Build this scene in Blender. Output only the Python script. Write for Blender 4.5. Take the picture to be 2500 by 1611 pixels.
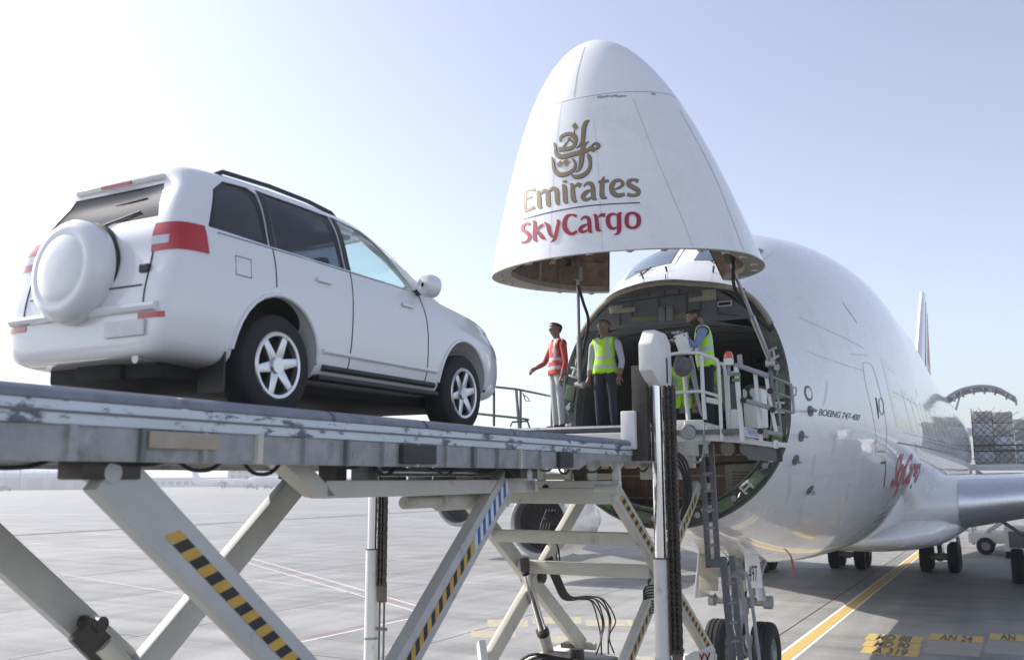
import bpy, bmesh, math, random
import numpy as np
from math import sin, cos, pi, radians, sqrt
from mathutils import Vector, Matrix
from mathutils.bvhtree import BVHTree

for o in list(bpy.data.objects): bpy.data.objects.remove(o, do_unlink=True)
scene = bpy.context.scene
C = scene.collection
random.seed(7)

# ---------------------------------------------------------------- camera
FPX, PITCH, CAMH, TH, AX, AY, ROLL = 2287.0, radians(9.0), 4.08, radians(28.0), 4.45, 19.79, radians(.18)
cam = bpy.data.objects.new('camera', bpy.data.cameras.new('camera'))
C.objects.link(cam); scene.camera = cam
cam.data.sensor_width = 36.0; cam.data.lens = 36.0*FPX/2500.0
cam.data.clip_start = .1; cam.data.clip_end = 20000
cam.data.dof.use_dof = True; cam.data.dof.focus_distance = 15.0; cam.data.dof.aperture_fstop = 1.7
cam.location = (0, 0, CAMH)
cam.rotation_euler = (Matrix.Rotation(pi/2+PITCH, 3, 'X') @ Matrix.Rotation(-ROLL, 3, 'Z')).to_euler()
# ---------------------------------------------------------------- sky and sun (sun stands square to the aircraft's right-hand side)
SUN_EL, SUN_AZ = radians(36), radians(-62)
world = bpy.data.worlds.new('World'); scene.world = world; world.use_nodes = True
wn = world.node_tree; wn.nodes.clear()
sky = wn.nodes.new('ShaderNodeTexSky'); sky.sky_type = 'NISHITA'; sky.sun_disc = False
sky.sun_elevation = SUN_EL; sky.sun_rotation = SUN_AZ
sky.air_density = 1.0; sky.dust_density = 1.3; sky.ozone_density = 3.0; sky.altitude = 0
bg = wn.nodes.new('ShaderNodeBackground'); bg.inputs['Strength'].default_value = .15
wo = wn.nodes.new('ShaderNodeOutputWorld')
hs = wn.nodes.new('ShaderNodeHueSaturation'); hs.inputs['Saturation'].default_value = .60; hs.inputs['Hue'].default_value = .512
wn.links.new(sky.outputs[0], hs.inputs['Color']); wn.links.new(hs.outputs[0], bg.inputs[0]); wn.links.new(bg.outputs[0], wo.inputs[0])
sun = bpy.data.objects.new('sun', bpy.data.lights.new('sun', 'SUN')); C.objects.link(sun)
sun.data.energy = 4.2; sun.data.angle = radians(.53); sun.data.color = (1, .955, .88)
SUND = Vector((sin(SUN_AZ)*cos(SUN_EL), cos(SUN_AZ)*cos(SUN_EL), sin(SUN_EL)))
sun.rotation_euler = (-SUND).to_track_quat('-Z', 'Y').to_euler(); sun.location = (-30, 20, 40)
vs = scene.view_settings
vs.view_transform = 'Standard'; vs.look = 'None'; vs.exposure = .55; vs.gamma = 1; vs.use_curve_mapping = False
scene.cycles.max_bounces = 8; scene.cycles.transparent_max_bounces = 16; scene.cycles.volume_bounces = 0

HAZE = .0009
# ---------------------------------------------------------------- apron frame: v to the aircraft's left, u towards its tail, origin under its nose gear
ST, CT = sin(TH), cos(TH)
def W(v, u, z=0.0): return Vector((AX+u*ST+v*CT, AY+u*CT-v*ST, z))
def ray(px, py):
    x0, y0 = px-1250.0, 805.5-py
    x = (cos(ROLL)*x0+sin(ROLL)*y0)/FPX; y = (-sin(ROLL)*x0+cos(ROLL)*y0)/FPX
    D = (x, cos(PITCH)-y*sin(PITCH), sin(PITCH)+y*cos(PITCH))
    return Vector((-AX*CT+AY*ST, -AX*ST-AY*CT, CAMH)), Vector((D[0]*CT-D[1]*ST, D[0]*ST+D[1]*CT, D[2]))
def at(px, py, v=None, u=None, z=None):
    o, d = ray(px, py)
    t = (v-o[0])/d[0] if v is not None else (u-o[1])/d[1] if u is not None else (z-o[2])/d[2]
    return o+d*t

# ---------------------------------------------------------------- mesh builder
class MB:
    def __init__(s): s.v = []; s.f = []; s.m = []
    def add(s, vs, fs, m=0):
        n = len(s.v); s.v += [tuple(p) for p in vs]
        for f in fs: s.f.append(tuple(i+n for i in f)); s.m.append(m)
        return s
    def hexa(s, p, m=0): return s.add(p, [(0,3,2,1),(4,5,6,7),(0,1,5,4),(1,2,6,5),(2,3,7,6),(3,0,4,7)], m)
    def box(s, c, d, m=0, rx=0, ry=0, rz=0):
        M = Matrix.Rotation(rz,3,'Z') @ Matrix.Rotation(ry,3,'Y') @ Matrix.Rotation(rx,3,'X'); c = Vector(c)
        q = [c+M@Vector((x*d[0]/2, y*d[1]/2, z*d[2]/2)) for z in(-1,1) for x,y in((-1,-1),(1,-1),(1,1),(-1,1))]
        return s.hexa(q, m)
    def bb(s, a, b, m=0): return s.box([(a[i]+b[i])/2 for i in range(3)], [abs(b[i]-a[i]) for i in range(3)], m)
    def bar(s, p, q, w, h, up=(0,0,1), m=0):
        p, q = Vector(p), Vector(q); d = (q-p).normalized(); up = Vector(up)
        if abs(d.dot(up)) > .98: up = Vector((1,0,0)) if abs(d.x) < .9 else Vector((0,1,0))
        x = d.cross(up).normalized(); y = x.cross(d).normalized()
        return s.hexa([c+x*a*w/2+y*b*h/2 for c in(p,q) for a,b in((-1,-1),(1,-1),(1,1),(-1,1))], m)
    def cyl(s, p, q, r, r2=None, n=14, caps=True, m=0):
        p, q = Vector(p), Vector(q); r2 = r if r2 is None else r2; d = (q-p).normalized()
        x = d.orthogonal().normalized(); y = d.cross(x); vs = []
        for c, rr in((p,r),(q,r2)):
            for i in range(n): a = 2*pi*i/n; vs.append(c+x*cos(a)*rr+y*sin(a)*rr)
        fs = [(i,(i+1)%n,n+(i+1)%n,n+i) for i in range(n)]
        if caps: fs += [tuple(range(n-1,-1,-1)), tuple(range(n,2*n))]
        return s.add(vs, fs, m)
    def tube(s, pts, r, n=8, m=0, closed=False):
        P = [Vector(p) for p in pts]; k = len(P); vs = []; rr = r if isinstance(r,(list,tuple)) else [r]*k
        x = None
        for i in range(k):
            d = ((P[(i+1)%k] if closed or i<k-1 else P[i])-(P[i-1] if closed or i>0 else P[i])).normalized()
            x = d.orthogonal().normalized() if x is None else (x-d*x.dot(d)).normalized()
            y = d.cross(x)
            for j in range(n): a = 2*pi*j/n; vs.append(P[i]+x*cos(a)*rr[i]+y*sin(a)*rr[i])
        fs = [(i*n+j, i*n+(j+1)%n, ((i+1)%k)*n+(j+1)%n, ((i+1)%k)*n+j) for i in range(k if closed else k-1) for j in range(n)]
        if not closed: fs += [tuple(range(n-1,-1,-1)), tuple((k-1)*n+j for j in range(n))]
        return s.add(vs, fs, m)
    def grid(s, fn, nu, nv, cu=False, cv=False, m=0, flip=False):
        vs = [fn(i,j) for i in range(nu) for j in range(nv)]; fs = []
        for i in range(nu if cu else nu-1):
            for j in range(nv if cv else nv-1):
                q = (i*nv+j, ((i+1)%nu)*nv+j, ((i+1)%nu)*nv+(j+1)%nv, i*nv+(j+1)%nv)
                fs.append(q[::-1] if flip else q)
        return s.add(vs, fs, m)
    def lathe(s, prof, o, ax, n=24, m=0):            # prof: (distance along ax, radius)
        o, ax = Vector(o), Vector(ax).normalized(); x = ax.orthogonal().normalized(); y = ax.cross(x)
        return s.grid(lambda i,j: o+ax*prof[i][0]+(x*cos(2*pi*j/n)+y*sin(2*pi*j/n))*prof[i][1], len(prof), n, cv=True, m=m)
    def prism(s, poly, d, m=0):                      # planar polygon extruded by vector d
        P = [Vector(p) for p in poly]; d = Vector(d); n = len(P)
        return s.add(P+[p+d for p in P], [tuple(range(n-1,-1,-1)), tuple(range(n,2*n))]+[(i,(i+1)%n,n+(i+1)%n,n+i) for i in range(n)], m)
    def build(s, name, mats, parent=None, off=(0,0,0), smooth=False, bevel=0, ang=40, seg=2, sub=0, norm=True):
        me = bpy.data.meshes.new(name)
        me.from_pydata([(p[0]-off[0], p[1]-off[1], p[2]-off[2]) for p in s.v], [], s.f)
        mats = mats if isinstance(mats,(list,tuple)) else [mats]
        for x in mats: me.materials.append(M(x) if isinstance(x, str) else x)
        me.polygons.foreach_set('material_index', [min(i, len(mats)-1) for i in s.m])
        bm = bmesh.new(); bm.from_mesh(me)
        if norm: bmesh.ops.recalc_face_normals(bm, faces=bm.faces)
        if bevel:
            e = [x for x in bm.edges if len(x.link_faces)==2 and x.calc_face_angle(0) > radians(25)]
            bmesh.ops.bevel(bm, geom=e, offset=bevel, segments=seg, profile=.6, affect='EDGES', clamp_overlap=True)
        bm.to_mesh(me); bm.free()
        ob = bpy.data.objects.new(name, me); C.objects.link(ob)
        if smooth or bevel: shade(me, ang)
        if parent is not None: ob.parent = parent
        if sub:
            md = ob.modifiers.new('s','SUBSURF'); md.levels = md.render_levels = sub
        return ob
def shade(me, ang=40):
    me.polygons.foreach_set('use_smooth', [True]*len(me.polygons))
    if ang < 180: me.set_sharp_from_angle(angle=radians(ang))
def tag(o, label=None, cat=None, group=None, kind=None):
    if label: o['label'] = label
    if cat: o['category'] = cat
    if group: o['group'] = group
    if kind: o['kind'] = kind
    return o
def thing(name, base, label, cat, group=None, rz=0):          # Empty at the base of a thing, turned with the apron frame
    o = bpy.data.objects.new(name, None); C.objects.link(o)
    o.location = W(*base); o.rotation_euler = (0,0,-TH+rz); o.empty_display_size = .3
    return tag(o, label, cat, group)
def copy_tree(o, parent=None):
    c = o.copy(); C.objects.link(c)
    if parent is not None: c.parent = parent
    for ch in list(o.children):
        if ch is not c: copy_tree(ch, c)
    return c
def cr(pts, n=6, closed=False):                               # Catmull-Rom through tuples
    P = [np.array(p, float) for p in pts]; k = len(P); out = []
    for i in range(k if closed else k-1):
        a, b, c, d = (P[(i-1)%k], P[i], P[(i+1)%k], P[(i+2)%k]) if closed else (P[max(i-1,0)], P[i], P[i+1], P[min(i+2,k-1)])
        for t in np.linspace(0,1,n,endpoint=False):
            out.append(.5*(2*b+(c-a)*t+(2*a-5*b+4*c-d)*t*t+(3*b-a-3*c+d)*t**3))
    if not closed: out.append(P[-1])
    return out
def herm(X, Y):
    X, Y = np.array(X,float), np.array(Y,float); h = np.diff(X); dl = np.diff(Y)/h; m = np.zeros(len(X))
    m[0], m[-1] = dl[0], dl[-1]
    for i in range(1,len(X)-1):
        m[i] = 0 if dl[i-1]*dl[i] <= 0 else 3*(h[i-1]+h[i])/((2*h[i]+h[i-1])/dl[i-1]+(h[i]+2*h[i-1])/dl[i])
    def f(x):
        x = min(max(x, X[0]), X[-1]); i = min(int(np.searchsorted(X, x, 'right'))-1, len(X)-2); t = (x-X[i])/h[i]
        return float((2*t**3-3*t*t+1)*Y[i]+(t**3-2*t*t+t)*h[i]*m[i]+(3*t*t-2*t**3)*Y[i+1]+(t**3-t*t)*h[i]*m[i+1])
    return f

# ---------------------------------------------------------------- procedural materials
MATS = {}
def M(n): return MATS[n]
def mat(name, col, rough=.5, metal=0, var=.12, scale=6, bump=0, bscale=60, coat=0, dirt=None, dscale=3, dlo=.55, dhi=.75, trans=0, ior=1.45, emit=None, es=1, tint=0, stretch=None, spec=.5, alpha=1):
    m = bpy.data.materials.new(name); m.use_nodes = True; MATS[name] = m
    nt = m.node_tree; b = nt.nodes['Principled BSDF']; N = nt.nodes.new; L = nt.links.new
    tc = N('ShaderNodeTexCoord'); src = tc.outputs['Object']
    if stretch:
        mp = N('ShaderNodeMapping'); mp.inputs['Scale'].default_value = stretch; L(src, mp.inputs[0]); src = mp.outputs[0]
    nz = N('ShaderNodeTexNoise'); nz.inputs['Scale'].default_value = scale; nz.inputs['Detail'].default_value = 6; nz.inputs['Roughness'].default_value = .62
    L(src, nz.inputs['Vector'])
    rp = N('ShaderNodeValToRGB'); rp.color_ramp.elements[0].position = .3; rp.color_ramp.elements[1].position = .72
    rp.color_ramp.elements[0].color = (*[max(c*(1-var),0) for c in col],1); rp.color_ramp.elements[1].color = (*[min(c*(1+var),1) for c in col],1)
    L(nz.outputs['Fac'], rp.inputs[0]); out = rp.outputs[0]
    if dirt:
        n2 = N('ShaderNodeTexNoise'); n2.inputs['Scale'].default_value = dscale; n2.inputs['Detail'].default_value = 8; n2.inputs['Roughness'].default_value = .7
        L(src, n2.inputs['Vector'])
        r2 = N('ShaderNodeValToRGB'); r2.color_ramp.elements[0].position = dlo; r2.color_ramp.elements[1].position = dhi
        L(n2.outputs['Fac'], r2.inputs[0])
        mx = N('ShaderNodeMix'); mx.data_type = 'RGBA'; L(r2.outputs[0], mx.inputs['Factor']); L(out, mx.inputs['A']); mx.inputs['B'].default_value = (*dirt,1)
        out = mx.outputs['Result']
    if tint:
        oi = N('ShaderNodeObjectInfo'); mr = N('ShaderNodeMapRange'); mr.inputs['To Min'].default_value = 1-tint; mr.inputs['To Max'].default_value = 1+tint
        L(oi.outputs['Random'], mr.inputs['Value']); vm = N('ShaderNodeVectorMath'); vm.operation = 'SCALE'; L(out, vm.inputs[0]); L(mr.outputs[0], vm.inputs['Scale']); out = vm.outputs[0]
    L(out, b.inputs['Base Color'])
    rr = N('ShaderNodeMapRange'); rr.inputs['To Min'].default_value = max(rough*.8,.0); rr.inputs['To Max'].default_value = min(rough*1.25,1)
    L(nz.outputs['Fac'], rr.inputs['Value']); L(rr.outputs[0], b.inputs['Roughness'])
    b.inputs['Metallic'].default_value = metal; b.inputs['IOR'].default_value = ior
    b.inputs['Specular IOR Level'].default_value = spec
    b.inputs['Coat Weight'].default_value = coat; b.inputs['Coat Roughness'].default_value = .04
    b.inputs['Transmission Weight'].default_value = trans; b.inputs['Alpha'].default_value = alpha
    if emit: b.inputs['Emission Color'].default_value = (*emit,1); b.inputs['Emission Strength'].default_value = es
    if bump:
        n3 = N('ShaderNodeTexNoise'); n3.inputs['Scale'].default_value = bscale; n3.inputs['Detail'].default_value = 5; L(src, n3.inputs['Vector'])
        bp = N('ShaderNodeBump'); bp.inputs['Strength'].default_value = bump; bp.inputs['Distance'].default_value = .01
        L(n3.outputs['Fac'], bp.inputs['Height']); L(bp.outputs[0], b.inputs['Normal']); L(bp.outputs[0], b.inputs['Coat Normal'])
    return m
mat('skin_white', (.80,.80,.81), .26, var=.03, scale=1.2, coat=.9, dirt=(.62,.61,.58), dscale=1.4, dlo=.52, dhi=.9, bump=.12, bscale=1.3)
mat('radome', (.80,.80,.82), .42, var=.02, scale=2, coat=.25)
mat('seam', (.52,.52,.54), .5)
mat('stain', (.68,.67,.64), .4, var=.06, coat=.5)
mat('seam_dark', (.08,.08,.09), .6)
mat('gold', (.23,.175,.10), .45, var=.06)
mat('gold_edge', (.07,.055,.04), .5)
mat('red_paint', (.33,.015,.04), .4, var=.06)
mat('red_faded', (.45,.06,.08), .4)
mat('gold_pale', (.74,.71,.63), .28, var=.02, coat=.9)
mat('ceiling_panel', (.42,.425,.44), .6, var=.08, scale=2)
mat('navy', (.012,.018,.05), .4)
mat('print_black', (.03,.03,.035), .5)
mat('print_grey', (.16,.16,.17), .5)
mat('ring_dark', (.13,.13,.12), .55, var=.45, scale=14, dirt=(.07,.12,.06), dscale=5, dlo=.5, dhi=.62)
mat('primer_green', (.15,.21,.12), .5, var=.25, scale=20)
mat('fitting', (.60,.59,.55), .45, metal=.1, var=.2, scale=25)
mat('beige_seal', (.36,.33,.27), .6, var=.2, scale=10)
mat('lining_brown', (.24,.155,.105), .7, var=.4, scale=5, bump=.5, bscale=6, dirt=(.12,.08,.055), dscale=2.5)
mat('bulk_grey', (.125,.135,.155), .55, var=.15, scale=4)
mat('bulk_line', (.04,.042,.05), .6)
mat('hold_liner', (.20,.205,.22), .6, var=.12, scale=2)
mat('hold_floor', (.12,.12,.13), .45, metal=.4, var=.2, scale=5)
mat('olive', (.17,.18,.10), .6, var=.2)
mat('bare_metal', (.62,.62,.63), .28, metal=1, var=.06, scale=3)
mat('bare_metal_dull', (.42,.42,.43), .42, metal=.85, var=.12, scale=5)
mat('chrome', (.86,.86,.87), .10, metal=1, var=.02)
mat('cockpit_glass', (.06,.10,.13), .05, var=.03, coat=1, spec=.9)
mat('tyre', (.022,.022,.024), .8, var=.25, scale=18, bump=.3, bscale=40)
mat('gear_grey', (.34,.35,.36), .45, metal=.2, var=.25, scale=12, dirt=(.10,.09,.08), dscale=9)
mat('dark_hollow', (.015,.015,.017), .8)
mat('fan_dark', (.03,.03,.034), .35, metal=.6)
mat('lip_metal', (.34,.34,.36), .38, metal=.9, var=.08)
mat('engine_metal', (.66,.66,.69), .34, metal=.9, var=.08)
mat('orange_edge', (.45,.09,.03), .5)
# ================================================================ SETTING: apron
def ground_mat():
    m = bpy.data.materials.new('concrete'); m.use_nodes = True; MATS['concrete'] = m
    nt = m.node_tree; b = nt.nodes['Principled BSDF']; N = nt.nodes.new; L = nt.links.new
    g = N('ShaderNodeNewGeometry'); mp = N('ShaderNodeMapping'); mp.inputs['Rotation'].default_value = (0,0,TH); L(g.outputs['Position'], mp.inputs[0])
    def noise(sc, det=6, st=None, ro=.6):
        v = mp.outputs[0]
        if st:
            k = N('ShaderNodeMapping'); k.inputs['Scale'].default_value = st; L(v, k.inputs[0]); v = k.outputs[0]
        n = N('ShaderNodeTexNoise'); n.inputs['Scale'].default_value = sc; n.inputs['Detail'].default_value = det; n.inputs['Roughness'].default_value = ro; L(v, n.inputs['Vector']); return n.outputs['Fac']
    def ramp(f, p0, p1, c0, c1):
        r = N('ShaderNodeValToRGB'); e = r.color_ramp.elements; e[0].position, e[1].position = p0, p1; e[0].color = (*c0,1); e[1].color = (*c1,1); L(f, r.inputs[0]); return r.outputs[0]
    def mul(a, c, fac=1):
        x = N('ShaderNodeMix'); x.data_type = 'RGBA'; x.blend_type = 'MULTIPLY'; x.inputs['Factor'].default_value = fac; L(a, x.inputs['A']); L(c, x.inputs['B']); return x.outputs['Result']
    base = ramp(noise(.35), .3, .7, (.285,.28,.27), (.40,.395,.385))
    base = mul(base, ramp(noise(9, 8), .3, .75, (.80,.80,.80), (1,1,1)), .7)
    base = mul(base, ramp(noise(1.1, 8, (1,.06,1)), .35, .65, (.72,.72,.72), (1,1,1)), .85)      # dragged tyre streaks
    base = mul(base, ramp(noise(.8, 7, (.05,1.2,1)), .34, .52, (.72,.72,.73), (1,1,1)), .85)
    base = mul(base, ramp(noise(2.5, 9, (.02,1.6,1), .7), .60, .68, (1,1,1), (1.18,1.18,1.19)), .8)
    base = mul(base, ramp(noise(.22, 9, None, .75), .56, .70, (1,1,1), (.58,.57,.55)), .85)      # oil and rubber stains
    oi = N('ShaderNodeObjectInfo'); mr = N('ShaderNodeMapRange'); mr.inputs['To Min'].default_value = .92; mr.inputs['To Max'].default_value = 1.06; L(oi.outputs['Random'], mr.inputs['Value'])
    vm = N('ShaderNodeVectorMath'); vm.operation = 'SCALE'; L(base, vm.inputs[0]); L(mr.outputs[0], vm.inputs['Scale'])
    L(vm.outputs[0], b.inputs['Base Color']); b.inputs['Roughness'].default_value = .66
    n3 = noise(45, 6); bp = N('ShaderNodeBump'); bp.inputs['Strength'].default_value = .25; bp.inputs['Distance'].default_value = .01; L(n3, bp.inputs['Height']); L(bp.outputs[0], b.inputs['Normal'])
ground_mat()
mat('joint', (.07,.068,.065), .85, var=.2)
mat('paint_white', (.72,.72,.70), .6, var=.06, scale=8, dirt=(.45,.44,.42), dscale=5, dlo=.55, dhi=.72)
mat('paint_yellow', (.60,.42,.14), .6, var=.1, scale=8, dirt=(.42,.30,.12), dscale=5, dlo=.55, dhi=.75)
mat('paint_yellow_old', (.52,.42,.20), .65, var=.1, scale=8, dirt=(.34,.325,.29), dscale=7, dlo=.40, dhi=.54)
mat('paint_ghost', (.36,.34,.29), .68, var=.1, scale=8, dirt=(.31,.30,.285), dscale=5, dlo=.42, dhi=.6)
mat('paint_dark', (.13,.125,.11), .7, var=.2)
mat('paint_red', (.42,.10,.10), .7)

apron = MB().add([(-2600,-250,-.03),(2600,-250,-.03),(2600,3200,-.03),(-2600,3200,-.03)], [(0,1,2,3)]).build('apron', 'concrete')
tag(apron, kind='structure')
# concrete slabs as far as single slabs can be told apart; dark sealant shows in the gaps
seal = MB().add([W(-62,-24,-.012), W(44,-24,-.012), W(44,126,-.012), W(-62,126,-.012)], [(0,1,2,3)]).build('joint_sealant', 'joint', apron)
SL = 7.5
slab = MB().box((0,0,-.15), (SL-.035,SL-.035,.30)).build('concrete_slab', 'concrete', apron, bevel=.008, seg=1)
first = True
for i in range(14):
    for j in range(20):
        o = slab if first else slab.copy()
        if not first: C.objects.link(o); o.parent = apron
        o.location = W(-62+SL*(i+.5)+1.55, -24+SL*(j+.5)); o.rotation_euler = (0,0,-TH); first = False

def sheet(name, polys, mats, z=.004, parent=apron):
    b = MB()
    for p in polys:
        m = 0
        if isinstance(p, tuple): p, m = p
        b.add([W(*q, z) for q in p], [tuple(range(len(p)))], m)
    return b.build(name, mats, parent)
def strip(v0, u0, v1, u1, w):
    d = Vector((v1-v0, u1-u0)).normalized(); n = Vector((-d.y, d.x))*w/2
    return [(v0-n.x,u0-n.y),(v1-n.x,u1-n.y),(v1+n.x,u1+n.y),(v0+n.x,u0+n.y)]
def G(px, py): p = at(px, py, z=0); return (p[0], p[1])
# lead-in line: yellow between white borders
LV = .35
sheet('centreline_border', [strip(LV-.195,-30,LV-.195,150,.09), strip(LV+.195,-30,LV+.195,150,.09)], 'paint_white')
sheet('centreline', [strip(LV,-30,LV,150,.30)], 'paint_yellow', .008)
for k, uu in enumerate((1.15, -1.35)):
    for a, b_ in ((LV+.34, LV+3.0), (LV-3.2, LV-.34)):
        sheet('stop_bar_border', [strip(a,uu,b_,uu,.42)], 'paint_white')
        sheet('stop_bar', [strip(a,uu,b_,uu,.22)], 'paint_yellow', .008)
# stand lettering in yellow panels
def flat_text(body, size, shear=0, space=1.0, bold=0):
    cu = bpy.data.curves.new('t', 'FONT'); cu.body = body; cu.size = size; cu.shear = shear; cu.align_x = 'CENTER'; cu.align_y = 'CENTER'; cu.space_character = space; cu.offset = bold
    ob = bpy.data.objects.new('t', cu); C.objects.link(ob)
    me = bpy.data.meshes.new_from_object(ob.evaluated_get(bpy.context.evaluated_depsgraph_get()))
    bpy.data.objects.remove(ob, do_unlink=True); bpy.data.curves.remove(cu)
    vs = [tuple(v.co[:2]) for v in me.vertices]; fs = [tuple(p.vertices) for p in me.polygons]; bpy.data.meshes.remove(me)
    return vs, fs
def quadmap(q):                                   # unit square (bl,br,tr,tl) -> quad, projective
    (x0,y0),(x1,y1),(x2,y2),(x3,y3) = q
    A = []; B = []
    for (s,t),(x,y) in zip(((0,0),(1,0),(1,1),(0,1)), q):
        A.append([s,t,1,0,0,0,-s*x,-t*x]); B.append(x); A.append([0,0,0,s,t,1,-s*y,-t*y]); B.append(y)
    h = np.linalg.solve(np.array(A,float), np.array(B,float))
    return lambda s,t: ((h[0]*s+h[1]*t+h[2])/(h[6]*s+h[7]*t+1), (h[3]*s+h[4]*t+h[5])/(h[6]*s+h[7]*t+1))
def text_unit(body, **k):
    vs, fs = flat_text(body, 1, **k)
    xs = [p[0] for p in vs]; ys = [p[1] for p in vs]
    return [((x-min(xs))/(max(xs)-min(xs)), (y-min(ys))/(max(ys)-min(ys))) for x,y in vs], fs
def ground_text(body, v0, v1, u0, u1, m='paint_dark', z=.012):   # reads from the camera's side
    vs, fs = text_unit(body, bold=.022)
    MB().add([W(v0+(v1-v0)*s, u0+(u1-u0)*t, z) for s,t in vs], fs).build('stand_lettering', m, apron)
for (px0, px1), lines, pm in (((2108,2248),('MD 88','MD 90','A 319'),'paint_yellow'), ((2264,2400),('AN 24','',''),'paint_yellow'), ((2414,2560),('AN','',''),'paint_yellow')):
    for k, tx in enumerate(lines):
        yy = [1545, 1562, 1578, 1595][k:k+2]
        a = G(px0-6*k, yy[1]); b_ = G(px1-4*k, yy[1]+6); u0 = (a[1]+b_[1])/2; u1 = (G(px0, yy[0])[1]+G(px1, yy[0]+5)[1])/2
        u1 = u0+(u1-u0)*.9
        sheet('stand_panel', [[(a[0],u0),(b_[0],u0),(b_[0],u1),(a[0],u1)]], pm if k == 0 or px0 == 2108 else 'paint_ghost')
        if tx: ground_text(tx, a[0]+.25, b_[0]-.25 if tx != 'AN' else a[0]*.55+b_[0]*.45, u0+.05, u1-.05)
# worn yellow wording beyond the loader, thin white and red roadway lines to the left
for px0, px1, y0, y1 in ((1190,1290,1512,1530), (1300,1420,1506,1522), (1430,1545,1512,1528), (1150,1260,1540,1556), (1330,1400,1552,1570)):
    a = G(px0,y1); b_ = G(px1,y1); c = G(px1,y0); d = G(px0,y0)
    sheet('worn_wording', [[a,b_,c,d]], 'paint_yellow_old')
for a, b_, w, m in (((600,1358),(1060,1490),.07,'paint_white'), ((600,1364),(1060,1497),.04,'paint_red'), ((600,1372),(1060,1505),.07,'paint_white'),
                    ((680,1578),(1060,1497),.08,'paint_white'), ((690,1568),(1060,1490),.04,'paint_red'),
                    ((0,1280),(700,1272),.25,'paint_white'), ((0,1335),(430,1346),.12,'paint_white'), ((0,1256),(900,1250),.5,'paint_white'), ((480,1395),(890,1450),.05,'paint_white'),
                    ((0,1232),(800,1226),.5,'paint_white'), ((0,1214),(800,1210),.8,'joint'), ((150,1400),(560,1470),.05,'paint_white'), ((700,1228),(1300,1238),.3,'paint_white')):
    p, q = G(*a), G(*b_); sheet('roadway_line', [strip(*p,*q,w)], m)
# ================================================================ CARGO AIRCRAFT (local axes: x to its left, y towards its tail, z up; origin under the nose gear)
ACV = .2
AC = thing('cargo_aircraft', (ACV,0,0), 'white four-engined cargo aircraft with its nose door swung up', 'aircraft')
TT = [0,.08,.3,1,2,3.4,5,7.67,10,12,16,24,40,50,60,66]
fw = herm([sqrt(t) for t in TT], [0,.32,.62,1.12,1.56,2.02,2.47,2.95,3.17,3.25,3.25,3.25,3.25,2.75,1.5,.4])
fb = herm([sqrt(t) for t in TT], [4.9,4.66,4.43,4.02,3.64,3.18,2.83,2.42,2.2,2.12,2.10,2.1,2.1,3.1,4.8,6.0])
T2 = [0,.08,.3,1,2,3.2,3.87,4.4,5.2,6.0,7.67,10,13,17,20,23,26,40,50,60,66]
ft = herm([sqrt(t) for t in T2], [4.9,5.17,5.5,6.12,6.76,7.38,7.66,7.94,8.46,8.85,9.25,9.60,9.82,9.82,9.55,9.15,8.85,8.75,8.5,8.1,7.6])
fc = herm([0,3.4,7,12,40,50,60,66], [4.9,5.0,5.15,5.35,5.35,5.7,6.4,6.9])
def FS(t, a, inset=0.0):
    w = fw(sqrt(t)); zb = fb(sqrt(t)); zt = ft(sqrt(t)); zc = fc(t)
    w = max(w-inset,.001); zb = min(zb+inset, zc-.001); zt = max(zt-inset, zc+.001)
    s, c = sin(a), -cos(a)
    if c < 0: return Vector((w*s, t-7.67, zc+(zc-zb)*c))
    n = 2/2.25
    return Vector((w*math.copysign(abs(s)**n,s), t-7.67, zc+(zt-zc)*abs(c)**n))
def smooth(x, a, b): x = min(max((x-a)/(b-a),0),1); return x*x*(3-2*x)
def cut(a):                                          # the seam between nose door and fuselage, stepping forward over the brow
    t = 3.4
    for _ in range(12):
        p = FS(t, a); base = 3.17+(p.z-3.2)/4.2*.72
        t = base - (.66*(1-smooth(abs(p.x), .45, 1.5)) if p.z > 6 else 0)
    return t
NA = 120
ANG = [2*pi*i/NA for i in range(NA)]
CUT = [cut(a) for a in ANG]
def cutd(a):                                         # the raised door is notched more squarely to clear the brow
    t = 3.4
    for _ in range(12):
        p = FS(t, a); t = 3.17+(p.z-3.2)/4.2*.72-(.85*(1-smooth(abs(p.x), .95, 1.12)) if p.z > 6 else 0)
    return t
CUTD = [cutd(a) for a in ANG]
HING = Vector((0, 3.87-7.67, 7.46)); PHI = radians(76)
def opened(p):
    f, z = -(p.y-HING.y), p.z-HING.z
    return Vector((p.x*1.005, HING.y-(f*cos(PHI)-z*sin(PHI))-.03, HING.z+f*sin(PHI)+z*cos(PHI)))
# --- skin aft of the seam
rows = [('c', r) for r in np.linspace(0,1,12)]+[('t', t) for t in [7.6,8.3,9,10,11,12,13,14.5,16,18,20,22,24,27,30,34,38,42,45,48,51,54,57,60,63,66]]
def fs_row(r, i, ins=0):
    t = CUT[i]*(1-r[1])+7.0*r[1] if r[0]=='c' else r[1]
    return FS(t, ANG[i], ins)
fus = MB().grid(lambda i,j: fs_row(rows[i], j), len(rows), NA, cv=True).build('fuselage_skin', 'skin_white', AC, smooth=True, ang=180)
def bvh_of(o): me = o.data; return BVHTree.FromPolygons([v.co.copy() for v in me.vertices], [tuple(p.vertices) for p in me.polygons])
BF = bvh_of(fus)
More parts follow.
